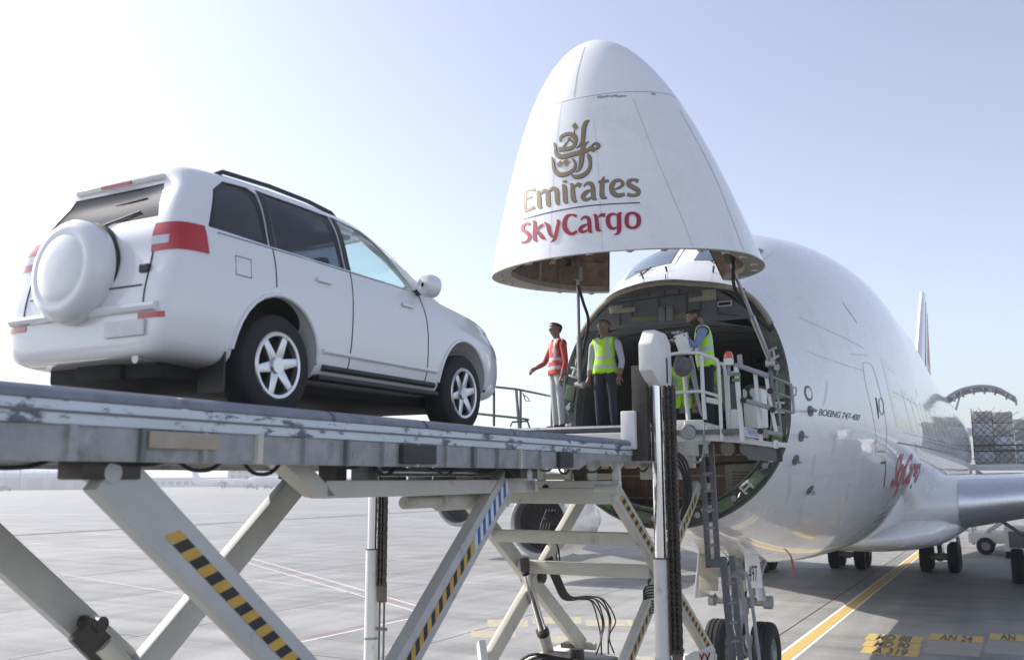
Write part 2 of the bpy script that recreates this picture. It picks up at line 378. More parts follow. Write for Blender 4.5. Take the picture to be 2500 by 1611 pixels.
# --- nose door: radome cap, skin, rim, lining
ND = bpy.data.objects.new('nose_door', None); C.objects.link(ND); ND.parent = AC
RS = .30                                             # radome seam, as a share of the way from tip to seam
RAD = [0,.004,.015,.035,.06,.09,.13,.17,.21,.25,RS]
def nose(r, i, ins=0): return opened(FS(max(CUTD[i]*r,1e-4), ANG[i], ins))
radome = MB().grid(lambda i,j: nose(RAD[i], j), len(RAD), NA, cv=True).build('radome', 'radome', ND, smooth=True, ang=180)
DR = [RS+.002]+list(np.linspace(.34,1,16))
dskin = MB().grid(lambda i,j: nose(DR[i], j), len(DR), NA, cv=True).build('door_skin', 'skin_white', ND, smooth=True, ang=180)
MB().grid(lambda i,j: nose((RS-.003,RS+.006)[i], j, .004), 2, NA, cv=True).build('radome_seam', 'seam_dark', ND, smooth=True)
def pull(p, c, d):
    k = c-p; return p+k.normalized()*d
def doorrim(i, j, ins, back):
    a = FS(CUTD[j], ANG[j]); c = Vector((0, a.y, 5.3)); p = pull(a, c, ins); p.y -= back; return opened(p)
MB().grid(lambda i,j: doorrim(0, j, (0,0,.09,.20,.30,.30)[i], (0,-.015,-.015,.0,.02,.3)[i]), 6, NA, cv=True).build('door_rim', 'beige_seal', ND, smooth=True, ang=30)
LR = [.03,.10,.2,.32,.45,.6,.75,.88,.97]
MB().grid(lambda i,j: (lambda p: p)(opened(pull(FS(CUTD[j]*LR[i], ANG[j]), Vector((0, CUTD[j]*LR[i]-7.67, 5.1)), .16+.12*LR[i]+.03*sin(j*1.9+i)*(i%2)))), len(LR), NA, cv=True, flip=True).build('door_lining', 'lining_brown', ND, smooth=True, ang=180)
for k in range(22):                                  # latch sockets along the rim
    j = int((k+.5)*NA/22); 
    if abs(j-NA/2) < 12: continue
    p = doorrim(0, j, .15, -.03); q = doorrim(0, j, .15, .05)
    b = MB().cyl(p, q, .055, n=10).cyl(p+(p-q)*.1, q, .025, n=8, m=1)
    b.build('latch_socket', ['fitting','dark_hollow'], ND)
for k in range(5):                                   # stiffening ribs inside the door
    b = MB(); r0 = .3+.14*k
    b.grid(lambda i,j: opened(pull(FS(CUTD[j]*(r0+(0,0,.02,.02)[i]), ANG[j]), Vector((0, CUTD[j]*r0-7.67, 5.1)), (.2,.30,.30,.2)[i])), 4, NA, cv=True).build('rib', 'lining_brown', ND, smooth=True, ang=30)
for k in range(26):                                  # stringers and small fittings on the inside of the door
    j = int((k+.5)*NA/26)
    if abs(j-NA/2) < 14: continue
    st_ = MB().tube([opened(pull(FS(CUTD[j]*r, ANG[j]), Vector((0, CUTD[j]*r-7.67, 5.1)), .20+.12*r)) for r in (.45,.6,.75,.9,.97)], .022, 6).build('stringer', ('lining_brown','beige_seal')[k%3 == 0], ND, smooth=True)
    for r in (.66,.86):
        p = opened(pull(FS(CUTD[j]*r, ANG[(j+2)%NA]), Vector((0, CUTD[j]*r-7.67, 5.1)), .30)); MB().box(p, (.10,.12,.05), rx=.3*k).build('clip', ('dark_hollow','fitting','primer_green')[(k+int(r*10))%3], st_)
# --- actuators and hoses between door and fuselage
for sx in (-1, 1):
    p = Vector((sx*1.38, -5.15, 7.55)); q = Vector((sx*1.72, -3.98, 5.95))
    if sx < 0: p = Vector((-1.22,-5.15,7.55)); q = Vector((-1.72,-4.0,5.75))
    m_ = p.lerp(q, .55)
    act = MB().cyl(p, m_, .028, n=12).cyl(m_, q, .045, n=12).build('door_actuator', 'bare_metal_dull', AC, smooth=True)
    MB().box(p, (.12,.16,.24)).build('actuator_lug', 'primer_green', act, bevel=.02)
    MB().cyl(q+Vector((-.08,0,0)), q+Vector((.08,0,0)), .07, n=12).build('actuator_lug', 'fitting', act, smooth=True)
    h = [p+Vector((.08*sx,.05,.0)), p+Vector((.02*sx,.25,-.45)), p+Vector((.12*sx,.7,-.75)), q+Vector((0,.1,.55))]
    MB().tube(cr([tuple(x) for x in h],6), .028, 8).build('hydraulic_hose', 'tyre', act, smooth=True)
# --- structural ring round the opening, with latches
def ring(j, ins, back):
    ins *= .25+.75*smooth(abs(ANG[j]-pi), .45, .80); a = FS(CUT[j], ANG[j]); p = pull(a, Vector((0,a.y,5.3)), ins); p.y += back; return p
MB().grid(lambda i,j: ring(j, (0,.0,.03,.05,.06,.27,.28,.32,.33)[i], (0,-.02,-.02,0,.02,.05,-.01,-.01,.30)[i]), 9, NA, cv=True).build('opening_frame', 'ring_dark', AC, smooth=True, ang=30)
rnd = random.Random(3)
for k in range(48):
    j = int((k+.5)*NA/48)
    if abs(j-NA/2) < 20: continue
    a0 = ring(j, .09, .0); a1 = ring(j, .25, .02); t_ = (ring((j+1)%NA,.17,0)-ring((j-1)%NA,.17,0)).normalized(); r_ = (a1-a0).normalized()
    c = (a0+a1)/2+Vector((0,-.03,0)); b = MB()
    if k%3 == 1:
        b.hexa([c+t_*x*.14+r_*y*.085+Vector((0,z*.03,0)) for z in(1,-1) for x,y in((-1,-1),(1,-1),(1,1),(-1,1))])
        b.build('green_bracket', 'primer_green', AC, bevel=.01)
    elif k%3 == 0:
        for s in (-1,1):
            cc = c+t_*s*.075; b.hexa([cc+t_*x*.018+r_*y*.07+Vector((0,z*.05,0)) for z in(1,-1) for x,y in((-1,-1),(1,-1),(1,1),(-1,1))])
        b.cyl(c-t_*.1+Vector((0,-.03,0)), c+t_*.1+Vector((0,-.03,0)), .022, n=8)
        b.hexa([c+t_*x*.10+r_*y*.02+r_*.07+Vector((0,z*.04,0)) for z in(1,-1) for x,y in((-1,-1),(1,-1),(1,1),(-1,1))])
        b.build('latch', 'fitting', AC, bevel=.006, seg=1)
    else:
        b.cyl(c, c+Vector((0,-.03,0)), .05, n=12); b.tube([c-t_*.12+r_*.04, c-t_*.05, c+t_*.06-r_*.03, c+t_*.14+r_*.02], .008, 6)
        b.build('ring_fitting', 'bare_metal_dull', AC, smooth=True)
# --- beige seal along the brow arch, upper bulkhead, ceiling, hold
J0, J1 = int(NA*.5-15), int(NA*.5+15)
MB().tube([ring(j, .02, -.05)+Vector((0,0,-.01)) for j in range(J0-3, J1+4)], .05, 8).build('brow_seal', 'beige_seal', AC, smooth=True)
BT = -4.15                                            # y of the upper bulkhead
def inner(y, z, ins=.33):                             # half width of the hold at a station and height
    t = y+7.67; w, zb, zt, zc = fw(sqrt(t))-ins, fb(sqrt(t))+ins, min(ft(sqrt(t)), 9)-ins, fc(t)
    h = (z-zc)/(zt-zc) if z > zc else (zc-z)/(zc-zb)
    return w*sqrt(max(1-min(h,1)**(2.25 if z > zc else 2),0))
zs = np.linspace(6.72, 7.42, 8)
zs = np.linspace(6.70, 7.60, 9)
pl = [(-inner(BT,z,.05), BT, z) for z in zs]+[(inner(BT,z,.05), BT, z) for z in zs[::-1]]
bh = MB().prism(pl, (0,.05,0)).build('upper_bulkhead', 'bulk_grey', AC)
for x0, x1, z0, z1, m_ in ((-1.05,-.80,6.98,7.12,'beige_seal'), (-.80,-.55,6.98,7.06,'beige_seal'), (.42,.66,7.06,7.14,'beige_seal'), (.66,.90,7.06,7.26,'beige_seal'), (-.62,-.12,6.78,6.88,'olive'), (.15,.62,6.78,6.88,'olive')):
    MB().bb((x0,BT-.03,z0),(x1,BT-.005,z1)).build('bulkhead_plate', m_, bh, bevel=.006)
for x0, x1, z0, z1 in ((-.12,.01,6.76,6.98),(.02,.15,6.76,6.98)):
    b = MB().bb((x0,BT-.07,z0),(x1-.01,BT-.005,z1)); b.cyl(((x0+x1)/2,BT-.05,z1),((x0+x1)/2,BT-.05,z1+.03), .055, n=14)
    b.build('bulkhead_box', ['hold_liner'], bh, bevel=.012)
b = MB().bb((.92,BT-.03,6.93),(1.16,BT-.005,7.02)); b.bb((.94,BT-.036,6.95),(1.14,BT-.028,7.0), 1); b.build('vent_grille', ['fitting','dark_hollow'], bh)
b = MB().bb((-.02,BT-.03,7.20),(.26,BT-.005,7.34)); b.bb((.0,BT-.036,7.22),(.24,BT-.028,7.32), 1); b.build('access_hatch', ['bulk_line','bulk_grey'], bh)
for x0,z0,x1,z1 in ((-1.0,7.16,.45,7.22),(-.62,6.9,-.62,7.14),(-.12,6.98,-.12,7.18),(.38,6.75,.38,7.2),(.62,6.75,.62,7.1),(.92,6.8,.92,7.1),(-.85,6.76,-.85,6.98),(.92,6.82,1.25,6.76),(-.30,7.22,-.30,7.45),(.5,7.2,.5,7.42)):
    MB().bar((x0,BT-.012,z0),(x1,BT-.012,z1),.016,.012,(0,1,0)).build('bulkhead_cable', 'bulk_line', bh)
hold = MB()
hy = [-3.7,-3.0,-2,-.5,2,6,12]
hold.grid(lambda i,j: Vector((math.copysign(1, .5-j)*0+(-1 if j < 7 else 1)*inner(hy[i], (4.85,5.2,5.6,6,6.3,6.6,6.86)[j if j < 7 else 13-j]), hy[i], (4.85,5.2,5.6,6,6.3,6.6,6.86)[j if j < 7 else 13-j])), len(hy), 14)
hold.build('hold_lining', 'hold_liner', AC, norm=False)
MB().grid(lambda i,j: (lambda y: Vector((inner(y,6.62)*(-1+j/5), y, 6.60+.20*(1-(j/5-1)**2)*(1 if y < 0 else .6))))([-4.12,-3.4,-2.4,-1,2,6,12][i]), 7, 11).build('hold_ceiling', 'ceiling_panel', AC, smooth=True, ang=180)
MB().prism([(-2.9,12,4.8),(2.9,12,4.8),(2.9,12,6.9),(-2.9,12,6.9)], (0,.05,0)).build('hold_rear_wall', 'hold_liner', AC)
fl = MB().add([(-inner(y,4.85),y,4.85) for y in hy]+[(inner(y,4.85),y,4.85) for y in hy[::-1]], [tuple(range(2*len(hy)))]).build('hold_floor', 'hold_floor', AC)
b = MB().bb((-1.72,-4.42,4.70),(1.72,-3.70,4.845)); b.build('door_sill', 'bare_metal_dull', AC, bevel=.02)
for x, y in ((-.35,-2.9),(1.1,-2.6),(-1.0,-1.0),(.5,.3)):
    MB().box((x,y,6.765),(.16,.10,.02)).build('ceiling_lamp', 'fitting', AC)
for k, y in enumerate((-3.2,-2.2,-1.0,.6)):
    MB().tube([(x,y,6.795-.20*(x/inner(y,6.62))**2) for x in np.linspace(-1.6,1.6,9)],.012,6).build('ceiling_joint', 'bulk_line', AC)
LB = -3.72                                            # lower bulkhead under the hold floor
zl = np.linspace(3.32, 4.68, 9)
lbk = MB().prism([(-inner(LB,z,.28),LB,z) for z in zl]+[(inner(LB,z,.28),LB,z) for z in zl[::-1]], (0,.05,0)).build('lower_bulkhead', 'lining_brown', AC)
for x in (-1.1,-.6,-.1,.45): MB().bb((x,LB-.08,3.4 if abs(x) < .8 else 3.7),(x+.05,LB,4.65)).build('bulkhead_rib', 'lining_brown', lbk)
for z in (3.72,4.1,4.45): MB().bb((-1.35,LB-.06,z),(1.35,LB-.002,z+.035)).build('bulkhead_rib', 'beige_seal', lbk)
b = MB().bb((.82,LB-.05,3.75),(1.42,LB-.003,4.32)); b.build('floor_hatch', 'beige_seal', lbk, bevel=.05)
for k in range(7): MB().bb((.95,LB-.065,3.86+k*.05),(1.3,LB-.05,3.88+k*.05)).build('louvre', 'lining_brown', lbk)
for k in range(3): MB().cyl((.95+.32*k,LB-.30,4.56),(.95+.32*k,LB-.12,4.56),.12,n=16).build('air_duct', 'beige_seal', lbk, smooth=True)
MB().tube([(-1.4,LB-.1,4.3),(-.4,LB-.12,4.22),(.5,LB-.1,4.30),(1.5,LB-.1,4.36)],.02,6).build('cable_loom', 'tyre', lbk, smooth=True)
# --- cockpit windows: panes lying in the skin, with frames
def fpos(t, a, off): 
    p = FS(t,a); n = (FS(t,a+.01)-FS(t,a-.01)).cross(FS(t+.02,a)-FS(t-.02,a)).normalized()
    if n.dot(p-Vector((0,p.y,5.5))) < 0: n = -n
    return p+n*off
def pane(name, t0, t1, a0, a1, off, m, parent, sk=0):
    return MB().grid(lambda i,j: fpos(t0+(t1-t0)*i/8+sk*(a0+(a1-a0)*j/8-pi)**2, a0+(a1-a0)*j/8, off), 9, 9).build(name, m, parent, smooth=True, ang=180)
for s in (-1,1):
    f_ = pane('window_frame', 4.42, 5.55, pi+s*.035, pi+s*.52, .008, 'skin_white', AC, .5)
    pane('window_pane', 4.52, 5.42, pi+s*.07, pi+s*.47, .016, 'cockpit_glass', f_, .5)
    w0 = fpos(4.45, pi+s*.20, .05); w1 = fpos(4.62, pi+s*.36, .05)
    MB().tube([fpos(4.36,pi+s*.30,.0), w0, w1], .014, 6).build('wiper', 'seam_dark', AC)
for t, a, h in ((4.05,pi-.28,.12),(4.1,pi+.05,.10),(4.0,pi+.22,.14),(3.6,pi-.62,.13)):
    p = fpos(t,a,0); q = fpos(t,a,h); MB().cyl(p,q,.016,.022,8).build('probe','seam_dark',AC)
# --- decals stuck to the skin along photographed outlines
def stick(px, py, bvh, off):
    o, d = ray(px, py); o.x -= ACV
    h = bvh.ray_cast(o, d.normalized())
    if h[0] is None: return None
    n = h[1]
    if n.dot(d) > 0: n = -n
    return h[0]+n*off
def stroke(pts, bvh, off, mp=lambda x,y:(x,y), n=6, closed=False, grow=0, b=None):
    b = b or MB(); P = cr(pts, n, closed); k = len(P); rowsv = []
    for i in range(k):
        d = P[(i+1)%k][:2]-P[i-1][:2] if closed or 0 < i < k-1 else (P[1]-P[0])[:2] if i == 0 else (P[-1]-P[-2])[:2]
        L_ = np.hypot(*d) or 1; nx, ny = -d[1]/L_, d[0]/L_; w = max(P[i][2],.8)/2+grow
        rowsv.append([stick(*mp(P[i][0]+nx*w*s, P[i][1]+ny*w*s), bvh, off) for s in (-1,0,1)])
    if any(q is None for r in rowsv for q in r): 
        rowsv = [r for r in rowsv if None not in r]; closed = False
    if len(rowsv) > 1: b.grid(lambda i,j: rowsv[i][j], len(rowsv), 3, cu=closed)
    return b
def poly_decal(pts, bvh, off, mp=lambda x,y:(x,y), b=None):
    b = b or MB(); cx = sum(p[0] for p in pts)/len(pts); cy = sum(p[1] for p in pts)/len(pts)
    q = [stick(*mp(*p), bvh, off) for p in pts]; c = stick(*mp(cx,cy), bvh, off)
    if c is None or None in q: return b
    return b.add([c]+q, [(0,i+1,(i+1)%len(q)+1) for i in range(len(q))])
def slice2d(vs, fs, nx, ny):
    bm = bmesh.new(); V = [bm.verts.new((x,y,0)) for x,y in vs]
    for f in fs:
        try: bm.faces.new([V[i] for i in f])
        except ValueError: pass
    for k in range(1,nx): bmesh.ops.bisect_plane(bm, geom=bm.verts[:]+bm.edges[:]+bm.faces[:], plane_co=(k/nx,0,0), plane_no=(1,0,0))
    for k in range(1,ny): bmesh.ops.bisect_plane(bm, geom=bm.verts[:]+bm.edges[:]+bm.faces[:], plane_co=(0,k/ny,0), plane_no=(0,1,0))
    bm.verts.index_update(); r = [(v.co.x,v.co.y) for v in bm.verts], [tuple(v.index for v in f.verts) for f in bm.faces]; bm.free(); return r
def text_decal(body, quad, bvh, off, m, name, parent, nx=16, ny=6, **k):
    vs, fs = text_unit(body, **k); vs, fs = slice2d(vs, fs, nx, ny); qm = quadmap(quad); b = MB()
    P = [stick(*qm(s,t), bvh, off) for s,t in vs]
    b.add([p or (0,0,0) for p in P], [f for f in fs if all(P[i] is not None for i in f)])
    return b.build(name, m, parent)
BD = bvh_of(dskin)
LM = lambda x, y: (1250+x/4.529, 280+y/4.529)        # lettering was measured on an enlarged cutting
EM = {'E': [[(152,850,30),(150,960,30),(147,1075,32)], [(138,850,18),(200,836,18),(258,834,30)], [(160,936,12),(200,922,16),(226,912,26)], [(138,1074,22),(200,1052,24),(252,1020,36)]],
 'm': [[(272,852,10),(292,862,34),(302,940,44),(306,1015,44),(336,1028,10)], [(318,880,14),(360,845,34),(396,872,46),(400,950,46),(408,1000,42),(430,1006,10)], [(408,858,14),(450,820,34),(494,842,46),(500,920,46),(508,978,42),(530,988,10)]],
 'i': [[(552,786,10),(580,800,44),(588,900,48),(594,960,48),(624,974,10)], [(585,728,30),(585,742,52),(583,756,30)]],
 'r': [[(642,770,10),(668,788,40),(675,880,46),(690,950,46),(724,960,10)], [(694,800,14),(730,776,38),(764,790,46)]],
 'a': [[(795,800,10),(828,764,26),(876,768,40),(896,815,44),(900,895,44),(908,928,42),(940,940,8)], [(890,832,10),(825,858,38),(786,905,46),(808,940,36),(858,932,22),(888,905,10)]],
 't': [[(1020,684,4),(1002,740,40),(996,830,46),(1000,908,48),(1052,926,10)], [(952,748,16),(1010,740,24),(1072,734,28)]],
 'e': [[(1140,828,10),(1198,802,24),(1226,766,34),(1196,730,28),(1140,738,38),(1104,790,50),(1114,858,54),(1166,896,44),(1248,882,30)]],
 's': [[(1396,740,40),(1350,722,24),(1298,736,38),(1290,775,44),(1345,808,48),(1396,842,44),(1394,876,38),(1345,896,28),(1274,884,34)]]}
SK = {'S': [[(202,1216,34),(165,1205,22),(126,1235,36),(126,1275,40),(165,1305,44),(195,1342,40),(185,1385,34),(150,1410,26),(106,1414,24)]],
 'k': [[(228,1182,10),(253,1192,34),(252,1290,38),(255,1380,40),(284,1392,10)], [(350,1212,18),(312,1240,30),(272,1282,10)], [(272,1278,22),(310,1322,40),(340,1362,36),(372,1376,8)]],
 'y': [[(362,1196,12),(396,1225,36),(420,1310,38),(448,1350,26),(478,1350,8)], [(494,1172,10),(520,1184,36),(505,1260,42),(486,1340,42),(466,1388,34),(432,1414,8)]],
 'C': [[(718,1128,34),(668,1110,22),(612,1130,42),(586,1190,50),(590,1260,54),(625,1305,46),(670,1320,32),(722,1290,34)]],
 'a': [[(762,1170,10),(798,1136,28),(844,1146,40),(856,1192,44),(860,1260,44),(868,1292,40),(894,1298,8)], [(848,1210,10),(788,1235,36),(756,1270,44),(775,1298,34),(820,1290,22),(848,1268,10)]],
 'r': [[(902,1110,10),(928,1124,38),(940,1200,44),(950,1272,44),(990,1286,10)], [(956,1136,14),(988,1112,34),(1032,1116,44)]],
 'g': [[(1165,1112,14),(1115,1100,26),(1070,1130,44),(1062,1190,50),(1085,1245,44),(1130,1262,28),(1165,1240,12)], [(1220,1088,8),(1186,1108,44),(1185,1200,50),(1185,1280,46),(1165,1318,28),(1124,1330,8)]],
 'o': [[(1257+10,1172,48),(1280,1112,40),(1332,1090,28),(1386,1116,42),(1404,1172,50),(1386,1230,42),(1332,1256,28),(1280,1232,40)]]}
AR = [[(858,66,4),(822,88,38),(797,150,46),(790,230,44),(780,300,38),(750,346,22),(712,374,4)],
 [(690,172,8),(690,222,10)], [(538,305,8),(540,258,28),(582,226,34),(640,216,38),(690,242,48),(706,292,38),(690,345,36),(650,374,40),(590,384,44),(520,388,44)],
 [(648,258,8),(560,372,14)], [(622,262,10),(690,322,14)],
 [(468,314,10),(484,370,22),(490,430,34),(532,466,44),(600,462,48),(700,434,46),(790,412,48),(846,388,34),(876,350,10)],
 [(850,300,4),(806,332,28),(780,392,46),(772,470,50),(762,555,44),(742,608,26),(702,642,4)],
 [(838,432,6),(856,472,38),(866,530,30),(860,590,34),(830,640,40),(770,680,46),(700,690,38),(656,664,6)],
 [(443,472,8),(458,540,24),(470,610,34),(512,660,44),(580,665,44),(640,642,38),(692,600,30),(700,540,22),(670,486,8)],
 [(868,362,10),(890,382,56),(912,412,14)], [(925,318,12),(955,345,44),(930,392,10)], [(880,350,14),(915,322,20),(950,318,14)]]
DM = [[(664,132),(702,90),(740,146),(706,180)], [(498,556),(540,510),(574,550),(535,594)], [(562,532),(605,496),(647,536),(608,580)]]
off = [.0040]
def nxt(): off[0] += .00025; return off[0]
for ch, ss in EM.items():
    b = MB(); e = MB()
    for s_ in ss: stroke(s_, BD, nxt(), LM, b=b); stroke(s_, BD, .0025+off[0]*.1, LM, grow=4, b=e)
    L_ = b.build('logo_letter', 'gold', ND); e.build('letter_outline', 'gold_edge', L_)
for ch, ss in SK.items():
    b = MB()
    for s_ in ss: stroke(s_, BD, nxt(), LM, closed=(ch == 'o'), b=b)
    b.build('logo_letter', 'red_paint', ND)
b = MB(); e = MB()
for s_ in AR: stroke(s_, BD, nxt(), LM, b=b, n=8); stroke(s_, BD, .0025+off[0]*.1, LM, grow=4, b=e)
for d_ in DM: poly_decal(d_, BD, nxt(), LM, b)
em_ = b.build('calligraphic_emblem', 'gold', ND); e.build('emblem_outline', 'gold_edge', em_)
stroke([(116,1162,11),(400,1086,12),(700,1030,12),(1000,996,12),(1416,975,12)], BD, .004, LM).build('logo_rule', 'navy', ND)
for pts in ([(1371,252,.9),(1354,400,.9),(1345,560,.9),(1342,628,.9)], [(1450,290,.9),(1462,430,.9),(1468,560,.9),(1472,610,.9)], [(1545,240,1.1),(1600,380,1.1),(1660,520,1.1),(1692,602,1.1)], [(1660,270,.9),(1740,420,.9),(1800,570,.9),(1830,650,.9)]):
    stroke(pts, BD, .003, n=20).build('panel_seam', 'seam', ND)
stroke([(1428,115,2.2),(1412,170,2.2),(1400,246,2.2)], bvh_of(radome), .003).build('panel_seam', 'seam', ND)
# worn paint under the radome seam
for x0, x1, y in ((1458,1530,236),(1590,1628,228)):
    b = MB(); rr = random.Random(x0); n = 14
    stroke([(x0+(x1-x0)*k/n, y-3*k/n+rr.uniform(0,3), rr.uniform(2,7)) for k in range(n+1)], BD, .0022, n=2, b=b); b.build('chipped_paint', 'bare_metal_dull', ND)
# --- markings on the fuselage side
text_decal('BOEING 747-400', [(1998,1014),(2098,1027),(2100,1012),(1999,997)], BF, .004, 'print_grey', 'type_lettering', AC, shear=.25, bold=.02)
sk_ = text_decal('SkyCargo', [(2166,1216),(2234,1200),(2254,1108),(2192,1106)], BF, .004, 'red_faded', 'side_lettering', AC, shear=.35, nx=20, bold=.02)
text_decal('Emirates', [(2190,1045),(2330,1090),(2300,1000),(2150,870)], BF, .003, 'gold_pale', 'side_lettering', AC, nx=20, ny=10)
def line_decal(name, pts, m='seam', off=.002, **k): return stroke([(*p[:2], p[2] if len(p) > 2 else 2.0) for p in pts], BF, off, n=24, **k).build(name, m, AC)
for x, y in ((2143,1261),(2150,1257),(2157,1252),(2133,1275),(2140,1271),(2147,1267),(2154,1262)): line_decal('placard_mark', [(x,y,3.2),(x+2.5,y-1.6,4),(x+5,y-3.2,3.2)], 'print_grey', .004)
dr = line_decal('crew_door_outline', [(2106,884,1.5),(2128,892,1.5),(2144,940,1.5),(2160,1010,1.5),(2165,1060,1.5),(2162,1098,1.5)], 'seam')
line_decal('crew_door_outline', [(2106,884,1.3),(2112,930,1.3),(2128,1000,1.3),(2138,1060,1.3),(2138,1098,1.3)])
line_decal('door_window', [(2146,976,2.5),(2152,972,2.5),(2156,985,2.5),(2157,1005,2.5),(2153,1012,2.5),(2147,1000,2.5),(2146,976,2.5)], 'print_grey')
line_decal('door_handle', [(2138,970,3),(2142,995,4),(2145,1022,2)], 'print_black', .004)
poly_decal([(2138,1092),(2165,1092),(2164,1104),(2137,1104)], BF, .004).build('scuff_plate', 'bare_metal', AC)
for pts in ([(1950,775,1),(2040,815,1),(2110,850,1)], [(1970,858,.9),(2060,890,.9),(2110,905,.9)], [(1900,1150,.9),(2000,1160,.9),(2130,1150,.9)], [(2076,864,1.2),(2120,868,1.2)], [(2057,738,1.6),(2092,788,1.6)], [(2180,955,1),(2240,990,1)], [(2205,1055,1),(2260,1070,1)]):
    line_decal('panel_seam', pts, 'seam', .0035)
for x, y, l, w in ((1905,1075,60,7),(1930,1160,70,9),(1990,1110,50,6),(2040,1060,60,8),(2075,1180,45,8),(1890,980,50,6),(2020,930,60,6),(1960,1230,40,10),(2110,1120,50,5)):
    line_decal('rain_streak', [(x,y,w*.5),(x-3,y+l*.5,w),(x-9,y+l,w*.4)], 'stain', .0018)
line_decal('trim_strip', [(2190,1080,3.5),(2260,1093,3),(2330,1108,2.5)], 'print_grey', .004)
line_decal('panel_seam', [(2152,1130,2),(2162,1130,2),(2158,1190,2)], 'seam_dark', .003)
poly_decal([(2150,1127),(2163,1127),(2163,1132),(2150,1132)], BF, .004).build('drain_mark', 'seam_dark', AC)
for px, py in ((1978,1003),(1956,1064),(1942,1122),(1977,1195)):
    p = stick(px,py,BF,0); n = stick(px,py,BF,.1)-p; t_ = Vector((0,1,0))
    pr = MB().cyl(p, p+n*.15, .09, n=16).build('probe_plate', 'print_grey', AC, smooth=True)
    MB().tube([p, p+n*1.0, p+n*1.2+Vector((0,-.06,0)), p+n*1.25+Vector((0,-.30,0))], .022, 8).build('probe', 'gear_grey', pr, smooth=True)
p = stick(1973,960,BF,0); n = (stick(1973,960,BF,.1)-p).normalized()
pr = MB().cyl(p, p+n*.01, .13, n=20).cyl(p, p+n*.014, .09, n=20, m=1).build('static_port', ['print_grey','skin_white'], AC)
for px, py in ((2255,1300),(2180,1320)):
    p = stick(px,py-10,BF,.0)
    if p: MB().prism([p+Vector((0,0,.05)), p+Vector((0,1.0,.05)), p+Vector((0,.9,-.32)), p+Vector((0,.55,-.32))], (.03,0,0)).build('belly_antenna', 'print_black', AC)
# --- wings
SEC = {0.0:(10.5,16.0,3.05,2.1), 3.1:(12.6,14.5,3.15,1.9), 6.0:(15.2,12.3,3.45,1.45), 11.7:(20.2,9.6,4.05,1.05), 20.8:(28.0,6.8,5.0,.7), 31.0:(36.8,4.2,6.2,.4)}
AIR = [(0,0),(.012,.32),(.05,.62),(.13,.9),(.28,1),(.5,.86),(.75,.5),(1,.02)]
def wing(s, sec, zref=None):
    b = MB(); ys = sorted(sec); prof = [(x,y*.55) for x,y in AIR]+[(x,-y*.45) for x,y in AIR[-2:0:-1]]
    ks = []
    for q in range(len(ys)-1):
        for f in np.linspace(0,1,5,endpoint=(q == len(ys)-2)): ks.append(tuple((1-f)*np.array((ys[q],*sec[ys[q]]))+f*np.array((ys[q+1],*sec[ys[q+1]]))))
    b.grid(lambda i,j: Vector((s*ks[i][0], ks[i][1]+prof[j][0]*ks[i][2], ks[i][3]+prof[j][1]*ks[i][4])), len(ks), len(prof), cv=True)
    n = len(prof); N_ = len(b.v); b.f.append(tuple(range(N_-n, N_))); b.m.append(0)
    return b
for s in (-1,1):
    w_ = wing(s, SEC).build('wing', 'skin_white', AC, smooth=True, ang=60)
    # polished leading edge skin
    b = MB(); ys = [3.5+.5*k for k in range(54)]
    def le(y):
        k = sorted(SEC); i = max(j for j in range(len(k)-1) if k[j] <= y); f = (y-k[i])/(k[i+1]-k[i]); return (1-f)*np.array(SEC[k[i]])+f*np.array(SEC[k[i+1]])
    pr_ = [(.10,.78*.55),(.05,.62*.55),(.012,.32*.55),(0,0),(.012,-.32*.45),(.05,-.62*.45),(.13,-.9*.45)]
    b.grid(lambda i,j: Vector((s*ys[i], le(ys[i])[0]+pr_[j][0]*le(ys[i])[1]-.012, le(ys[i])[2]+(pr_[j][1]+math.copysign(.012,pr_[j][1]) if pr_[j][1] else 0)*le(ys[i])[3])), len(ys), 7)
    b.build('leading_edge', 'engine_metal', w_, smooth=True, ang=180)
    lp = Vector((s*6.6, le(6.6)[0]+.1, le(6.6)[2])); MB().lathe([(0,.20),(.03,.19),(.05,.15),(.06,0)], lp, (0,-1,.1), 18).build('landing_light', 'cockpit_glass', w_, smooth=True)
    st = {0.6:(55.5,7.5,7.3,.9), 4:(57.6,6,7.5,.7), 11:(62.0,2.6,8.2,.35)}
    wing(s, st).build('tailplane', 'skin_white', AC, smooth=True, ang=60)
# wing to body fairing
fu = [9.5,11,12,13,14.5,20,26,30,33]; fr_w = [.3,1.6,2.5,3.1,3.5,3.7,3.6,3.0,.4]; fr_b = [2.12,1.95,1.82,1.72,1.62,1.6,1.62,1.8,2.15]; fr_t = [2.2,2.5,2.8,3.2,3.7,4.0,4.0,3.2,2.4]
FW, FB, FT = herm(fu,fr_w), herm(fu,fr_b), herm(fu,fr_t); uu = np.linspace(9.5,33,34)
MB().grid(lambda i,j: Vector((FW(uu[i])*math.copysign(abs(sin(2*pi*j/36))**.8, sin(2*pi*j/36)), uu[i], (FB(uu[i])+FT(uu[i]))/2-(FT(uu[i])-FB(uu[i]))/2*math.copysign(abs(cos(2*pi*j/36))**.8, cos(2*pi*j/36)))), 34, 36, cv=True).build('wing_fairing', 'skin_white', AC, smooth=True, ang=180)
